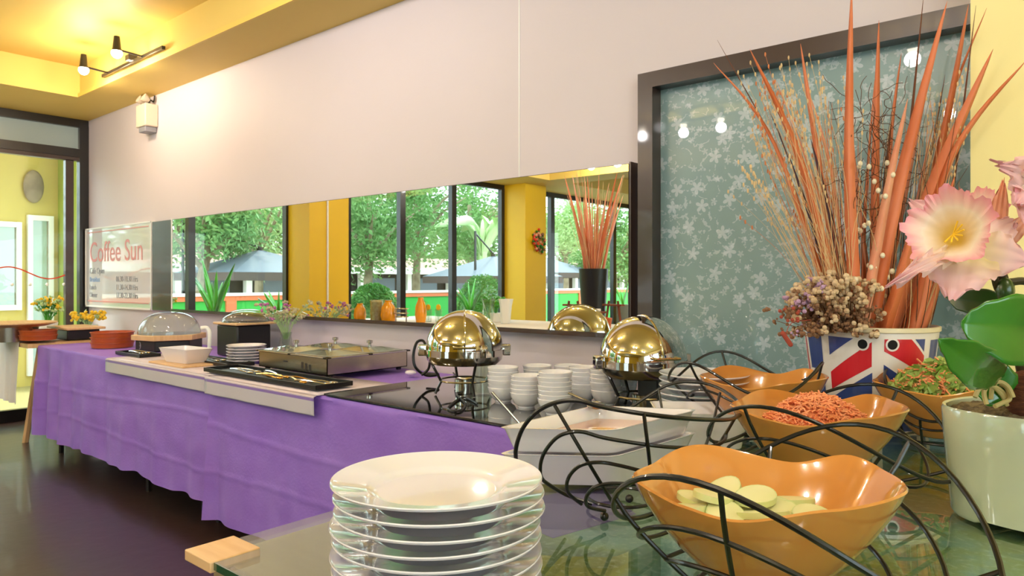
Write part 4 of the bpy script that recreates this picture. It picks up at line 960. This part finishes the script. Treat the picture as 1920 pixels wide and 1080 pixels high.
for k, m in cl.items(): tag(m.build('dried_blossoms', k, da), kind='stuff')
sh = MB().tube(spline([PB(1520, 600, -.16), PB(1485, 605, -.17), PB(1474, 625, -.17)], 4), .001, 4)
for k in range(12): sh.ball(PB(1468+k*1.3, 625+k*1.9, -.17), .0065, 7, 5)
for k in range(10): sh.ball(PB(1468+rnd.uniform(-8, 30), 590+rnd.uniform(-12, 12), -.17), .005, 6, 4)
sh.build('seed_head', 'dried_red', da)

# ---------------------------------------------------------------- potted orchid
TO = 1.2; oc = P(1938, 770, TO); OC = Vector((oc.x, oc.y, 0))
orc = thing('potted_orchid', 'artificial pink orchid in a pale celadon pot at the right edge', 'potted plant', (OC.x, OC.y, ZN))
def sq(a, r, z):
    k = 1+.035*cos(4*(a-.5)); zz = z
    if z < .80 and r > .06: zz = z+.010*max(0, cos(4*(a-.5)+pi))
    return (r*k, zz)
MB().lathe([(.001, .80), (.108, .80), (.113, .7925), (.118, .80), (.122, .85), (.128, .92), (.131, .972), (.129, .977), (.124, .975), (.121, .95), (.001, .95)], 72, c=OC, rf=sq).build('pot', 'celadon', orc)
sg = MB().grid(lambda u, v: OC+Vector((.119*v*cos(2*pi*u), .119*v*sin(2*pi*u), .968+.014*(1-v*v)+.006*noise.noise(Vector((14*v*cos(2*pi*u), 14*v*sin(2*pi*u), 2))))), 60, 24); sg.build('soil', 'soil', orc)
MB().ball(P(1925, 740, 1.15), .034, 20, 14, (1, 1, 1.15)).build('coconut_husk', 'coconut', orc)
for pts in ([(1828,745),(1838,727),(1860,724),(1880,735),(1890,752)], [(1850,758),(1845,735),(1858,722),(1878,740),(1888,760)], [(1865,762),(1880,755),(1893,748),(1888,728),(1875,720)], [(1900,745),(1890,725),(1875,716),(1862,722),(1858,748)]):
    MB().tube(spline([P(x, y, 1.12+.004*i) for i, (x, y) in enumerate(pts)], 5), .0035, 8).build('aerial_root', 'root', orc)
def leaf(outl, spine_a, spine_b, t0, t1, m, bulge=.012, label=None, nu=24, nv=12):
    """leaf from image-outline half widths along a spine (world units from depth)"""
    A = P(spine_a[0], spine_a[1], t0); B = P(spine_b[0], spine_b[1], t1); ax = (B-A); L = ax.length; ax.normalize()
    side = ax.cross(toCam(A)).normalized(); nn = side.cross(ax)
    def fn(u, v):
        w_ = 0
        for (x0, y0), (x1, y1) in zip(outl, outl[1:]):
            if x0 <= u <= x1: s = (u-x0)/(x1-x0); s = s*s*(3-2*s); w_ = y0+(y1-y0)*s
        q = (v-.5)*2; arch = sin(pi*u)*bulge
        return A+ax*L*u+side*q*w_+nn*(arch+abs(q)*w_*.18-.0)
    return MB().grid(fn, nu, nv).build('leaf', m, orc, thick=.0022)
def toCam(p): return (Vector((0, 0, HC))-p).normalized()
lf1 = leaf([(0,.014),(.15,.035),(.4,.050),(.65,.052),(.85,.038),(.95,.022),(1,.004)], (1985,628), (1802,606), 1.10, 1.03, 'orchid_green', .018)
lf2 = leaf([(0,.010),(.15,.024),(.4,.034),(.7,.028),(.92,.012),(1,.001)], (1872,712), (1760,636), 1.10, 1.0, 'orchid_green', .01)
lf3 = leaf([(0,.008),(.2,.018),(.5,.024),(.8,.018),(1,.001)], (1920,580), (1772,558), 1.16, 1.22, 'orchid_green_dark', .006)
lf4 = leaf([(0,.01),(.2,.028),(.5,.036),(.8,.026),(1,.001)], (1905,735), (1822,705), 1.14, 1.16, 'orchid_green', .01)
lf5 = leaf([(0,.015),(.2,.04),(.5,.055),(.8,.04),(1,.001)], (1985,640), (1900,560), 1.12, 1.10, 'orchid_green', .02)
st = MB(); sp = spline([P(1925, 740, 1.18), P(1912, 680, 1.17), P(1902, 620, 1.15), P(1890, 560, 1.14), P(1880, 520, 1.13), P(1866, 480, 1.12)], 6)
st.tube(sp, .0075, 8); st.tube(spline([P(1893, 575, 1.14), P(1870, 540, 1.13), P(1862, 500, 1.11), P(1855, 460, 1.10)], 5), .005, 8)
st.tube(spline([P(1885, 530, 1.13), P(1910, 527, 1.13), P(1940, 520, 1.13), P(1960, 450, 1.13), P(1950, 380, 1.13)], 5), .006, 8)
st.build('stem', 'stem_brown', orc)
MB().ball(P(1885, 545, 1.12), .013, 10, 8, (1, 1, 1.6)).build('stem_node', 'orchid_green_dark', orc)
def set_rad(o, vals):
    at = o.data.attributes.new('rad', 'FLOAT', 'POINT'); at.data.foreach_set('value', vals)
def petal(base, tip, hw, nrm, m, parent, curl=.1, ruff=.02, nu=22, nv=16, power=.8, seed=0, name='petal'):
    ax = tip-base; L = ax.length; ax = ax.normalized(); side = ax.cross(nrm).normalized(); nn = side.cross(ax).normalized(); g = MB(); vals = []
    for j in range(nv+1):
        for i in range(nu+1):
            u = i/nu; q = (j/nv-.5)*2; wdt = hw*(sin(pi*min(1, u**power*.94+.03)))**.75+.0015
            e = abs(q)**3*ruff*L*(.5+u)
            uu = u*(1-.12*q*q*u)
            p = base+ax*L*uu*(1+.03*sin(q*9+seed)*u)+side*q*wdt+nn*(curl*L*sin(u*pi*.8)-.35*curl*L*u*u + e*sin(u*26+q*4+seed)+.04*L*(1-q*q)*0 + L*.01*sin(q*11+seed))
            g.v.append(p); vals.append(u)
    W = nu+1; g.f = [(j*W+i, j*W+i+1, (j+1)*W+i+1, (j+1)*W+i) for j in range(nv) for i in range(nu)]
    o = g.build(name, m, parent); set_rad(o, vals); return o
def bloom(c, nrm, up, s, t, lip=True, petals=()):
    for k, (a, L, hw) in enumerate(petals):
        d = (RIGHT*cos(radians(a))+UP*sin(radians(a))); d = (d-nrm*d.dot(nrm)*.6).normalized()
        petal(c+d*.006*s-nrm*.012*s, c+d*L*s+nrm*.002, hw*s, nrm, 'petal_pink', t, .10, .06, seed=k*2.1)
def lipcup(c, nrm, rad, depth, t, seed=0):
    e1 = nrm.orthogonal().normalized(); e2 = nrm.cross(e1).normalized(); g = MB(); vals = []; nu, nv = 96, 18
    for j in range(nv+1):
        for i in range(nu):
            r = j/nv; a = 2*pi*i/nu
            fr_ = r**3*rad*(.10+.07*sin(a*3+seed))*sin(a*17+2*sin(a*2)+seed)+r**5*rad*.07*sin(a*43+3*sin(a*3))
            rr = rad*(.10+.9*r)*(1+.09*sin(a*5+seed)*r+.05*r**4*sin(a*13+seed)+.025*r**6*sin(a*37))
            g.v.append(c+e1*cos(a)*rr+e2*sin(a)*rr+nrm*(depth*(r**1.3-1)+fr_*.7+.25*rad*r**4*sin(a*2+1)*.4)); vals.append(r)
    g.f = [(j*nu+i, j*nu+(i+1) % nu, (j+1)*nu+(i+1) % nu, (j+1)*nu+i) for j in range(nv) for i in range(nu)]
    g.v.append(c-nrm*depth); vals.append(0); k = len(g.v)-1; g.f += [(k, (i+1) % nu, i) for i in range(nu)]
    o = g.build('lip', 'lip_pink', t); set_rad(o, vals)
    for k in range(7):
        a = seed+k*.5; MB().tube([c-nrm*depth*.8, c+e1*cos(a)*rad*.3+e2*sin(a)*rad*.3-nrm*depth*.45], .0012, 5).build('lip_ridge', 'flower_yellow', t)
fc = P(1775, 425, 1.03); fn_ = (toCam(fc)*1.0-RIGHT*.35+UP*.45).normalized()
lipcup(fc, fn_, .058, .042, orc, .4)
bb = P(1815, 470, 1.08)
for k, (tp2, hw, tt) in enumerate((((1782, 566), .046, 1.02), ((1930, 492), .034, 1.05), ((1655, 545), .013, 1.0), ((1900, 415), .026, 1.12), ((1705, 375), .03, 1.12))):
    petal(bb+(P(tp2[0], tp2[1], tt)-bb)*.05, P(tp2[0], tp2[1], tt), hw, (toCam(bb)+UP*.3).normalized(), 'petal_pink', orc, .14, .05, seed=k*1.7)
MB().ball(bb+toCam(bb)*.006, .014, 12, 8, (1.4, 1, .9)).build('bloom_throat', 'flower_yellow', orc)
f2 = P(1838, 385, 1.16); lipcup(f2, (toCam(f2)+UP*.9+RIGHT*.2).normalized(), .038, .03, orc, 2)
petal(P(1835, 410, 1.15), P(1880, 275, 1.16), .014, toCam(f2), 'dried_mauve', orc, .1) if False else None
for k, (a, b2, hw) in enumerate((((1862, 460), (1882, 335), .012), ((1866, 462), (1835, 440), .012), ((1870, 465), (1930, 400), .014))):
    petal(P(a[0], a[1], 1.13), P(b2[0], b2[1], 1.12), hw, toCam(f2), 'blade_pink', orc, .05, seed=k, name='sepal')
f3 = P(1935, 318, 1.08); bb = P(1945, 345, 1.12)
for k, (tp2, hw) in enumerate((((1870, 312), .030), ((1905, 385), .030), ((1925, 425), .028), ((1990, 270), .035), ((1850, 298), .006))):
    petal(bb, P(tp2[0], tp2[1], 1.06), hw, (toCam(bb)+UP*.2).normalized(), 'petal_pink', orc, .12, .05, seed=k*1.1)
lipcup(P(1950, 345, 1.05), (toCam(f3)-RIGHT*.3).normalized(), .035, .03, orc, 1)

# ---------------------------------------------------------------- drinks table behind the camera, seen in the mirror
dt_ = thing('drinks_table', 'long drinks table behind the camera seen in the mirror', 'table', (-5, -.9, 0))
MB().box((-6.9, -1.55, .70), (-3.1, -.30, .735)).build('tabletop', 'table_wood', dt_, smooth=False)
for x in (-6.8, -3.2):
    for y in (-1.45, -.4): MB().box((x-.03, y-.03, 0), (x+.03, y+.03, .70)).build('leg', 'black_frame', dt_, smooth=False)
g = MB().grid(lambda u, v: Vector((-6.95+3.9*u, -1.6+1.35*v, .738)), 4, 4).grid(lambda u, v: Vector((-6.95+3.9*u, -.25+.02*v*sin(u*60), .738-.5*v)), 90, 6)
tag(g.build('white_tablecloth', 'white_cloth'), 'white cloth on the drinks table reflected in the mirror', 'tablecloth')
def RM(px, t):                      # table-top spot seen in the mirror
    p = P(px, 600, t); return Vector((p.x, 4.80-p.y, 0))
def jug(px, t, r, h, m, label, cat='juice jug'):
    c = RM(px, t); o = thing('juice_jug', label, cat, (c.x, c.y, .74))
    MB().lathe([(.001, .742), (r*.8, .742), (r, .742+h*.3), (r*.9, .742+h*.65), (r*.45, .742+h*.92), (r*.5, .742+h), (.001, .742+h)], 24, c=c).build('jug_body', m, o)
    MB().tube(spline([c+Vector((r*.5, 0, .742+h*.9)), c+Vector((r*1.4, 0, .742+h*.75)), c+Vector((r*.95, 0, .742+h*.35))], 5), .008).build('handle', 'vessel_glass', o)
    return o
jug(675, 8.0, .07, .20, 'juice_orange', 'orange juice jug reflected beside the left window post')
jug(728, 7.8, .085, .24, 'juice_orange', 'large round orange juice jug reflected beside the cereal jar')
jug(789, 7.8, .065, .27, 'juice_orange', 'slim orange carafe reflected right of the steel rack')
c = RM(707, 7.9); o = thing('cereal_jar', 'clear jar of cereal reflected left of the round juice jug', 'jar', (c.x, c.y, .74))
MB().lathe([(.001, .742), (.07, .742), (.07, .96), (.05, .98), (.001, .98)], 24, c=c).build('cereal', 'cereal', o)
MB().lathe([(.072, .742), (.074, .742), (.074, .985), (.072, .985)], 24, c=c, closed=True).build('jar_glass', 'vessel_glass', o)
c = RM(752, 7.8); o = thing('wire_rack', 'small steel rack reflected between the juice jugs', 'rack', (c.x, c.y, .74))
for z in (.80, .84, .89): MB().tube([c+Vector((.08*cos(a), .08*sin(a), z)) for a in [2*pi*k/20 for k in range(20)]], .005, closed=True).build('ring', 'steel', o)
for k in range(4): MB().tube([c+Vector((.08*cos(k*pi/2), .08*sin(k*pi/2), .742)), c+Vector((.08*cos(k*pi/2), .08*sin(k*pi/2), .89))], .004).build('post', 'steel', o)
for px, lb_ in ((803, 'left'), (822, 'right')):
    c = RM(px, 7.9); o = thing('water_glass', 'glass with a lemon slice on its rim, %s one of the reflected pair' % lb_, 'glass', (c.x, c.y, .74))
    MB().lathe([(.001, .742), (.035, .742), (.042, .88), (.04, .88), (.001, .75)], 20, c=c).build('tumbler', 'vessel_glass', o)
    MB().lathe([(.001, -.003), (.035, -.003), (.035, .003), (.001, .003)], 20, M=Matrix.Translation(c+Vector((0, 0, .90))) @ Matrix.Rotation(pi/2, 4, 'X')).build('lemon_slice', 'juice_yellow', o)
for px, m, lb_ in ((915, 'vessel_glass', 'tall empty glass reflected behind the left chrome dome'), (948, 'white_paint', 'white napkin holder reflected beside the yellow pillar')):
    c = RM(px, 7.6); tag(MB().lathe([(.001, .742), (.05, .742), (.06, .92), (.075, 1.0), (.07, 1.0), (.001, .80)], 20, c=c, rf=lambda a, r, z: (r*(1+.12*sin(5*a)*(z > .9)), z)).build('table_vessel', m), lb_, 'glass' if m != 'white_paint' else 'napkin holder')
c = RM(930, 7.9); o = thing('potted_plant', 'low leafy herb pot reflected behind the left chrome dome', 'potted plant', (c.x, c.y, .74))
MB().lathe([(.001, .742), (.06, .742), (.07, .84), (.001, .83)], 20, c=c).build('pot', 'white_paint', o); bouquet(o, c+Vector((0, 0, .85)), 40, .12, .16, ['leaf_bright'], 'leaf_bright', 12, fl=.02)
# black vase with orange blades
c = RM(1113, 7.3); vv = thing('floor_vase', 'tall black vase of orange dried blades reflected in the mirror', 'vase', (c.x, c.y, .74))
MB().lathe([(.001, .742), (.115, .742), (.150, 1.315), (.143, 1.315), (.11, .76), (.001, .76)], 36, c=c).build('vase_body', 'black_plastic', vv)
rnd = random.Random(5)
for k in range(34):
    a = rnd.uniform(0, 2*pi); r0 = rnd.uniform(0, .11); ln = rnd.uniform(.55, .98); sp_ = rnd.uniform(.05, .42)
    p0 = c+Vector((r0*cos(a)*.5, r0*sin(a)*.5, 1.0)); p1 = c+Vector((r0*cos(a), r0*sin(a), 1.32)); p3 = c+Vector(((r0+sp_*ln)*cos(a), (r0+sp_*ln)*sin(a), 1.32+ln)); p2 = p1.lerp(p3, .5)+Vector((0, 0, .03))
    ribbon([p0, p1, p2, p3], rnd.uniform(.015, .045), Vector((cos(a+1.2), sin(a+1.2), .1)).normalized(), .2, 12).build('leaf_blade', rnd.choice(('blade_orange', 'blade_orange', 'blade_pink')), vv, thick=.001)
g = MB()
for k in range(60):
    a = rnd.uniform(0, 2*pi); ln = rnd.uniform(.3, .95); s_ = rnd.uniform(.1, .5)
    g.tube(spline([c+Vector((0, 0, 1.2)), c+Vector((.08*cos(a), .08*sin(a), 1.35)), c+Vector((s_*ln*cos(a), s_*ln*sin(a), 1.32+ln))], 3), .002, 4)
tag(g.build('grass_stems', 'straw', vv), kind='stuff')
c = RM(1102, 6.9); o = thing('cake_stand', 'small red-brown wooden pedestal stand reflected below the black vase', 'stand', (c.x, c.y, .74))
MB().box((c.x-.15, c.y-.10, .88), (c.x+.15, c.y+.10, .90)).build('top', 'red_wood', o, bevel=.004)
MB().lathe([(.07, .742), (.07, .752), (.03, .765), (.045, .80), (.03, .82), (.045, .85), (.03, .88)], 20, c=c).build('turned_column', 'red_wood', o)
for k, dx in enumerate((-.09, -.03, .04, .1)): tag(MB().box((c.x+dx-.025, c.y-.04, .901), (c.x+dx+.025, c.y+.03, .925)).build('paper_packet', 'food_white', bevel=.003), 'white paper packet, %s on the reflected wooden stand' % ('first from the left', 'second from the left', 'third from the left', 'rightmost')[k], 'packet', 'packets on the wooden stand')
for px, lb_ in ((1075, 'left'), (1150, 'right')):
    c = RM(px, 6.9); o = thing('wooden_rack', 'red-brown turned wooden rack on the %s of the reflected black vase' % lb_, 'rack', (c.x, c.y, .74))
    for s in (-1, 1): MB().tube([(c.x+s*.09, c.y, .742), (c.x+s*.05, c.y, 1.0)], .012).build('post', 'red_wood', o)
    MB().box((c.x-.11, c.y-.03, .95), (c.x+.11, c.y+.03, .968)).build('crossbar', 'red_wood', o, bevel=.003)
    tag(MB().lathe([(.001, .742), (.05, .742), (.065, .84), (.001, .85)], 20, c=(c.x, c.y+.14, 0)).build('fruit_cup', 'terracotta'), 'orange cup beside the %s reflected wooden rack' % lb_, 'cup')
# wreath on pillar
wc = Vector((-6.70, -3.69, 1.79)); wr = thing('flower_wreath', 'small wreath of dried peach flowers on the reflected yellow pillar', 'wreath', wc); g = {m: MB() for m in ('flower_red', 'blade_pink', 'leaf_dark', 'dried_brown')}
rnd = random.Random(4)
for k in range(120):
    a = rnd.uniform(0, 2*pi); r = .09+rnd.gauss(0, .03); m = rnd.choice(list(g)); g[m].ball(wc+Vector((rnd.uniform(-.01, .05), r*cos(a), r*sin(a)*1.2)), rnd.uniform(.012, .028), 6, 4)
for m in g: tag(g[m].build('blossoms', m, wr), kind='stuff')

# ---------------------------------------------------------------- outside
ZG = -.35
struct(box((-60, -40, ZG-.2), (XL-.12, 12, ZG)), 'ground', 'paving')
struct(box((-11.0, 1.9, ZG), (XL-.12, 8, -.02)), 'porch_floor', 'porch_tile')
# yellow building by the door
hb = thing('yellow_house', 'pale yellow building with white windows seen through the glass door', 'building', (-9.8, 4, ZG))
MB().box((-10.2, 1.9, ZG), (-9.6, 9, 3.6)).build('wall', 'house_paint', hb, smooth=False)
MB().box((-9.6, 2.98, ZG), (-9.0, 3.25, 3.6)).build('green_column', 'green_paint', hb, smooth=False)
MB().box((-10.2, 1.5, 2.75), (-7.3, 9, 2.85)).build('porch_ceiling', 'pale_yellow_paint', hb, smooth=False)
def bw(y0, y1, z0, z1, name):
    f = MB().box((-9.6, y0, z0), (-9.54, y0+.05, z1)).box((-9.6, y1-.05, z0), (-9.54, y1, z1)).box((-9.6, y0+.05, z0), (-9.55, y1-.05, z0+.06)).box((-9.6, y0+.05, z1-.06), (-9.55, y1-.05, z1))
    if y1-y0 > .4: f.box((-9.6, (y0+y1)/2-.03, z0+.06), (-9.552, (y0+y1)/2+.03, z1-.06))
    o = f.build(name, 'white_paint', hb, smooth=False); MB().box((-9.598, y0+.06, z0+.06), (-9.58, y1-.06, z1-.06)).build('glazing', 'pale_glazing', o, smooth=False)
bw(2.02, 2.60, .86, 1.86, 'window'); bw(2.66, 2.92, .1, 1.95, 'glass_door')
MB().ball((-9.56, 2.72, 2.28), .19, 20, 14, (.3, .55, 1)).build('wall_lamp', 'bark', hb)
# low garden wall
gw = thing('garden_wall', 'low green wall with a coral rim and white cap across the garden', 'wall', (-11.5, -5, ZG))
MB().box((-11.6, -14, ZG), (-11.4, 1.5, .86)).build('green_panel', 'garden_green', gw, smooth=False)
MB().box((-11.63, -14, .86), (-11.37, 1.5, .94)).build('coral_rim', 'coral_paint', gw, smooth=False)
MB().box((-11.65, -14, .94), (-11.35, 1.5, .985)).build('white_cap', 'white_paint', gw, smooth=False)
for y in (1.2, -1.3, -3.0, -4.9, -7.1, -9.2, -11.5): MB().box((-11.4, y-.09, ZG), (-11.36, y+.09, .86)).build('coral_post', 'coral_paint', gw, smooth=False)
def leaves(g, c, rad, n, s, rnd, shell=.55):
    for i in range(n):
        d = Vector((rnd.gauss(0, 1), rnd.gauss(0, 1), rnd.gauss(0, 1))).normalized(); r = shell+(1-shell)*rnd.random()
        p = c+Vector((d.x*rad[0], d.y*rad[1], d.z*rad[2]))*r
        a = Vector((rnd.gauss(0, 1), rnd.gauss(0, 1), rnd.gauss(0, 1))).normalized(); b = a.orthogonal().normalized(); q = s*rnd.uniform(.6, 1.3)
        g.add([p-a*q, p+b*q*.45, p+a*q, p-b*q*.45], [(0, 1, 2, 3)])
def tree(x, y, h, cr, label, m, seed, n=2600, s=.09, tr=.13, grp='garden trees in the mirror'):
    rnd = random.Random(seed); t = thing('garden_tree', label, 'tree', (x, y, ZG), grp)
    top = Vector((x, y, h)); g = MB()
    trunk = spline([Vector((x, y, ZG)), Vector((x+.1, y+.08, h*.35)), Vector((x-.05, y-.1, h*.6)), top], 4); g.tube(trunk, [tr*(1-.5*i/(len(trunk)-1)) for i in range(len(trunk))], 8)
    for k in range(6):
        a = rnd.uniform(0, 6.28); b = Vector((x, y, h*rnd.uniform(.45, .7))); g.tube([b, b+Vector((cos(a), sin(a), 1.1))*cr*.45, b+Vector((cos(a), sin(a), .9))*cr*.8], [tr*.4, tr*.3, tr*.1], 6)
    g.build('trunk', 'bark', t); f = MB()
    for k in range(14):
        c = top+Vector((rnd.uniform(-1, 1)*cr*.7, rnd.uniform(-1, 1)*cr*.7, rnd.uniform(-1.25, .7)*cr*.7)); leaves(f, c, (cr*.5, cr*.5, cr*.38), n//14, s, rnd, .1)
    tag(f.build('foliage', m, t, smooth=False), kind='stuff')
def at(px, X): p = PM(px, 527, X); return p.x, p.y
for px, X, h, cr, m, lab, sd_ in ((690, -14, 3.2, 1.7, 'leaf_tree', 'slim green tree reflected above the round hedge', 1), (780, -15, 3.6, 1.8, 'leaf_tree', 'tree with a pale trunk reflected in the middle window pane', 2), (487, -17, 3.4, 2.0, 'leaf_tree_pale', 'pale forked tree reflected above the left parasol', 3),
        (380, -14, 3.0, 1.6, 'leaf_tree', 'dark green tree reflected at the left end of the mirror', 4), (880, -17, 3.8, 1.9, 'leaf_tree', 'leafy tree reflected behind the right parasol', 5), (1060, -17, 3.4, 1.7, 'leaf_tree_pale', 'pale green tree reflected behind the black vase', 6), (1150, -13, 2.8, 1.6, 'leaf_tree', 'green tree reflected right of the black vase', 7)):
    x, y = at(px, X); tree(x, y, h, cr, lab, m, sd_, n=7000, s=.07)
for k, (px, X) in enumerate(((330, -27), (430, -28), (500, -27), (600, -28), (700, -27), (790, -28), (870, -30), (1010, -29), (1110, -27), (1180, -28))):
    x, y = at(px, X); tree(x, y, 4.2+.5*sin(k*2.3), 3.0, 'distant tree far behind the garden wall, %s in the reflected row' % ('first', 'second', 'third', 'fourth', 'fifth', 'sixth', 'seventh', 'eighth', 'ninth', 'tenth')[k], 'leaf_tree_pale' if k % 2 else 'leaf_tree', 30+k, n=5600, s=.15, tr=.2)
x, y = at(700, -9.6); rnd = random.Random(2)
hd = thing('round_hedge', 'clipped round green hedge reflected outside the window', 'hedge', (x, y, ZG)); f = MB(); leaves(f, Vector((x, y, .55)), (.44, .47, .62), 14000, .03, rnd, .82); tag(f.build('foliage', 'leaf_hedge', hd, smooth=False), kind='stuff')
MB().ball((x, y, .5), .42, 20, 14, (.93, .98, 1.25)).build('hedge_core', 'leaf_hedge', hd)
x, y = at(905, -10.2); hd = thing('tall_hedge', 'tall light green hedge reflected under the right parasol', 'hedge', (x, y, ZG)); f = MB(); leaves(f, Vector((x, y, .5)), (.35, .75, .85), 9000, .03, rnd, .85); tag(f.build('foliage', 'leaf_hedge', hd, smooth=False), kind='stuff')
MB().ball((x, y, .45), .33, 16, 12, (1, 2.1, 2.3)).build('hedge_core', 'leaf_dark', hd)
def strappy(px, X, zb, zt, n, seed, label, w_=.09, m='leaf_bright'):
    x, y = at(px, X); t = thing('leafy_plant', label, 'plant', (x, y, ZG)); rnd = random.Random(seed)
    MB().lathe([(.001, ZG), (.18, ZG), (.22, zb), (.19, zb), (.001, zb-.05)], 20, c=(x, y, 0)).build('planter', 'dark_wall', t)
    for k in range(n):
        a = 2*pi*k/n+rnd.uniform(-.3, .3); sp_ = rnd.uniform(.12, .4); h = (zt-zb)*rnd.uniform(.6, 1)
        p0 = Vector((x, y, zb-.04)); p1 = p0+Vector((cos(a)*sp_*.4, sin(a)*sp_*.4, h*.5)); p2 = p0+Vector((cos(a)*sp_, sin(a)*sp_, h))
        ribbon([p0, p1, p2], w_, Vector((1, -.3, .1)).normalized(), .2, 12).build('leaf', m if k % 3 else 'leaf_dark', t, thick=.002)
strappy(402, -8.3, .75, 1.52, 12, 1, 'bright green strap-leaved plant reflected left of the parasol')
strappy(522, -8.6, .72, 1.15, 8, 2, 'short green leafy plant reflected beside the left window post')
strappy(882, -9.3, .6, 1.32, 7, 3, 'upright bright green plant reflected under the right parasol', .12)
strappy(1168, -9.6, .6, 1.35, 7, 4, 'upright green plant reflected right of the black vase', .1)
# banana plant
x, y = at(905, -13.5); t = thing('banana_plant', 'banana plant with wide leaves reflected above the right parasol', 'plant', (x, y, ZG)); MB().tube([(x, y, ZG), (x, y, 2.0)], .12, 8).build('stalk', 'leaf_tree_pale', t)
for k in range(9):
    a = 2*pi*k/9; p0 = Vector((x, y, 1.9)); ribbon([p0, p0+Vector((cos(a)*.5, sin(a)*.5, .9)), p0+Vector((cos(a)*1.4, sin(a)*1.4, .75))], .42, Vector((.8, -.2, .6)).normalized(), .15, 12).build('leaf', 'leaf_tree_pale', t, thick=.003)
def parasol(px, X, zt, zr_, half, label, arm):
    x, y = at(px, X); t = thing('garden_parasol', label, 'parasol', (x, y, ZG), 'grey garden parasols')
    ap = Vector((x, y, zt)); cs = [Vector((x+sx*half, y+sy*half, zr_)) for sx, sy in ((-1,-1),(1,-1),(1,1),(-1,1))]
    MB().add([ap]+cs, [(0,1,2),(0,2,3),(0,3,4),(0,4,1)]).build('canopy', 'canopy_grey', t, smooth=False, thick=.01)
    val = MB()
    for i in range(4): a, b = cs[i], cs[(i+1) % 4]; val.add([a, b, b-UP*.16, a-UP*.16], [(0,1,2,3)])
    val.build('valance', 'canopy_under', t, smooth=False, thick=.01)
    MB().tube([ap+UP*.05, ap-UP*.1], .06, 10).build('finial', 'black_frame', t)
    px_ = x+arm[0]; py_ = y+arm[1]
    MB().tube([(px_, py_, ZG), (px_, py_, zt+.55)], .03).build('pole', 'black_frame', t)
    MB().tube([(px_, py_, zt+.5), ap+UP*.05], .02).build('arm', 'black_frame', t)
    MB().box((px_-.4, py_-.4, ZG), (px_+.4, py_+.4, ZG+.06)).build('base', 'dark_wall', t, smooth=False)
parasol(487, -14.0, 1.86, 1.36, 1.25, 'grey parasol with dark valance reflected at the left window', (-.3, 1.5))
parasol(925, -11.6, 1.80, 1.30, 1.2, 'grey cantilever parasol reflected in the third window pane', (.2, .85))
parasol(1015, -14.5, 2.0, 1.45, 1.4, 'grey parasol reflected left of the black vase', (-1.6, .3))
# far low building
x, y = at(740, -20); fb = thing('garden_building', 'low building with a white eave far behind the garden wall', 'building', (-21, y, ZG))
MB().box((-24, -30, ZG), (-21, 6, 1.45)).build('wall', 'dark_wall', fb, smooth=False)
MB().box((-24.5, -30.4, 1.45), (-20.3, 6.4, 1.68)).build('eave', 'white_paint', fb, smooth=False)
MB().add([(-24.5,-30,1.68),(-20.5,-30,1.68),(-20.5,6,1.68),(-24.5,6,1.68),(-22.5,-29,2.15),(-22.5,5,2.15)], [(0,1,4),(1,2,5,4),(2,3,5),(3,0,4,5)]).build('roof', 'roof_tile', fb, smooth=False)
for k in range(16): MB().box((-20.9, -29+k*2.2, ZG), (-20.7, -28.8+k*2.2, 1.45)).build('post', 'white_paint', fb, smooth=False)
for k in range(15): MB().box((-21.0, -28.4+k*2.2, .4), (-20.98, -27.2+k*2.2, 1.3)).build('window', 'canopy_grey', fb, smooth=False)
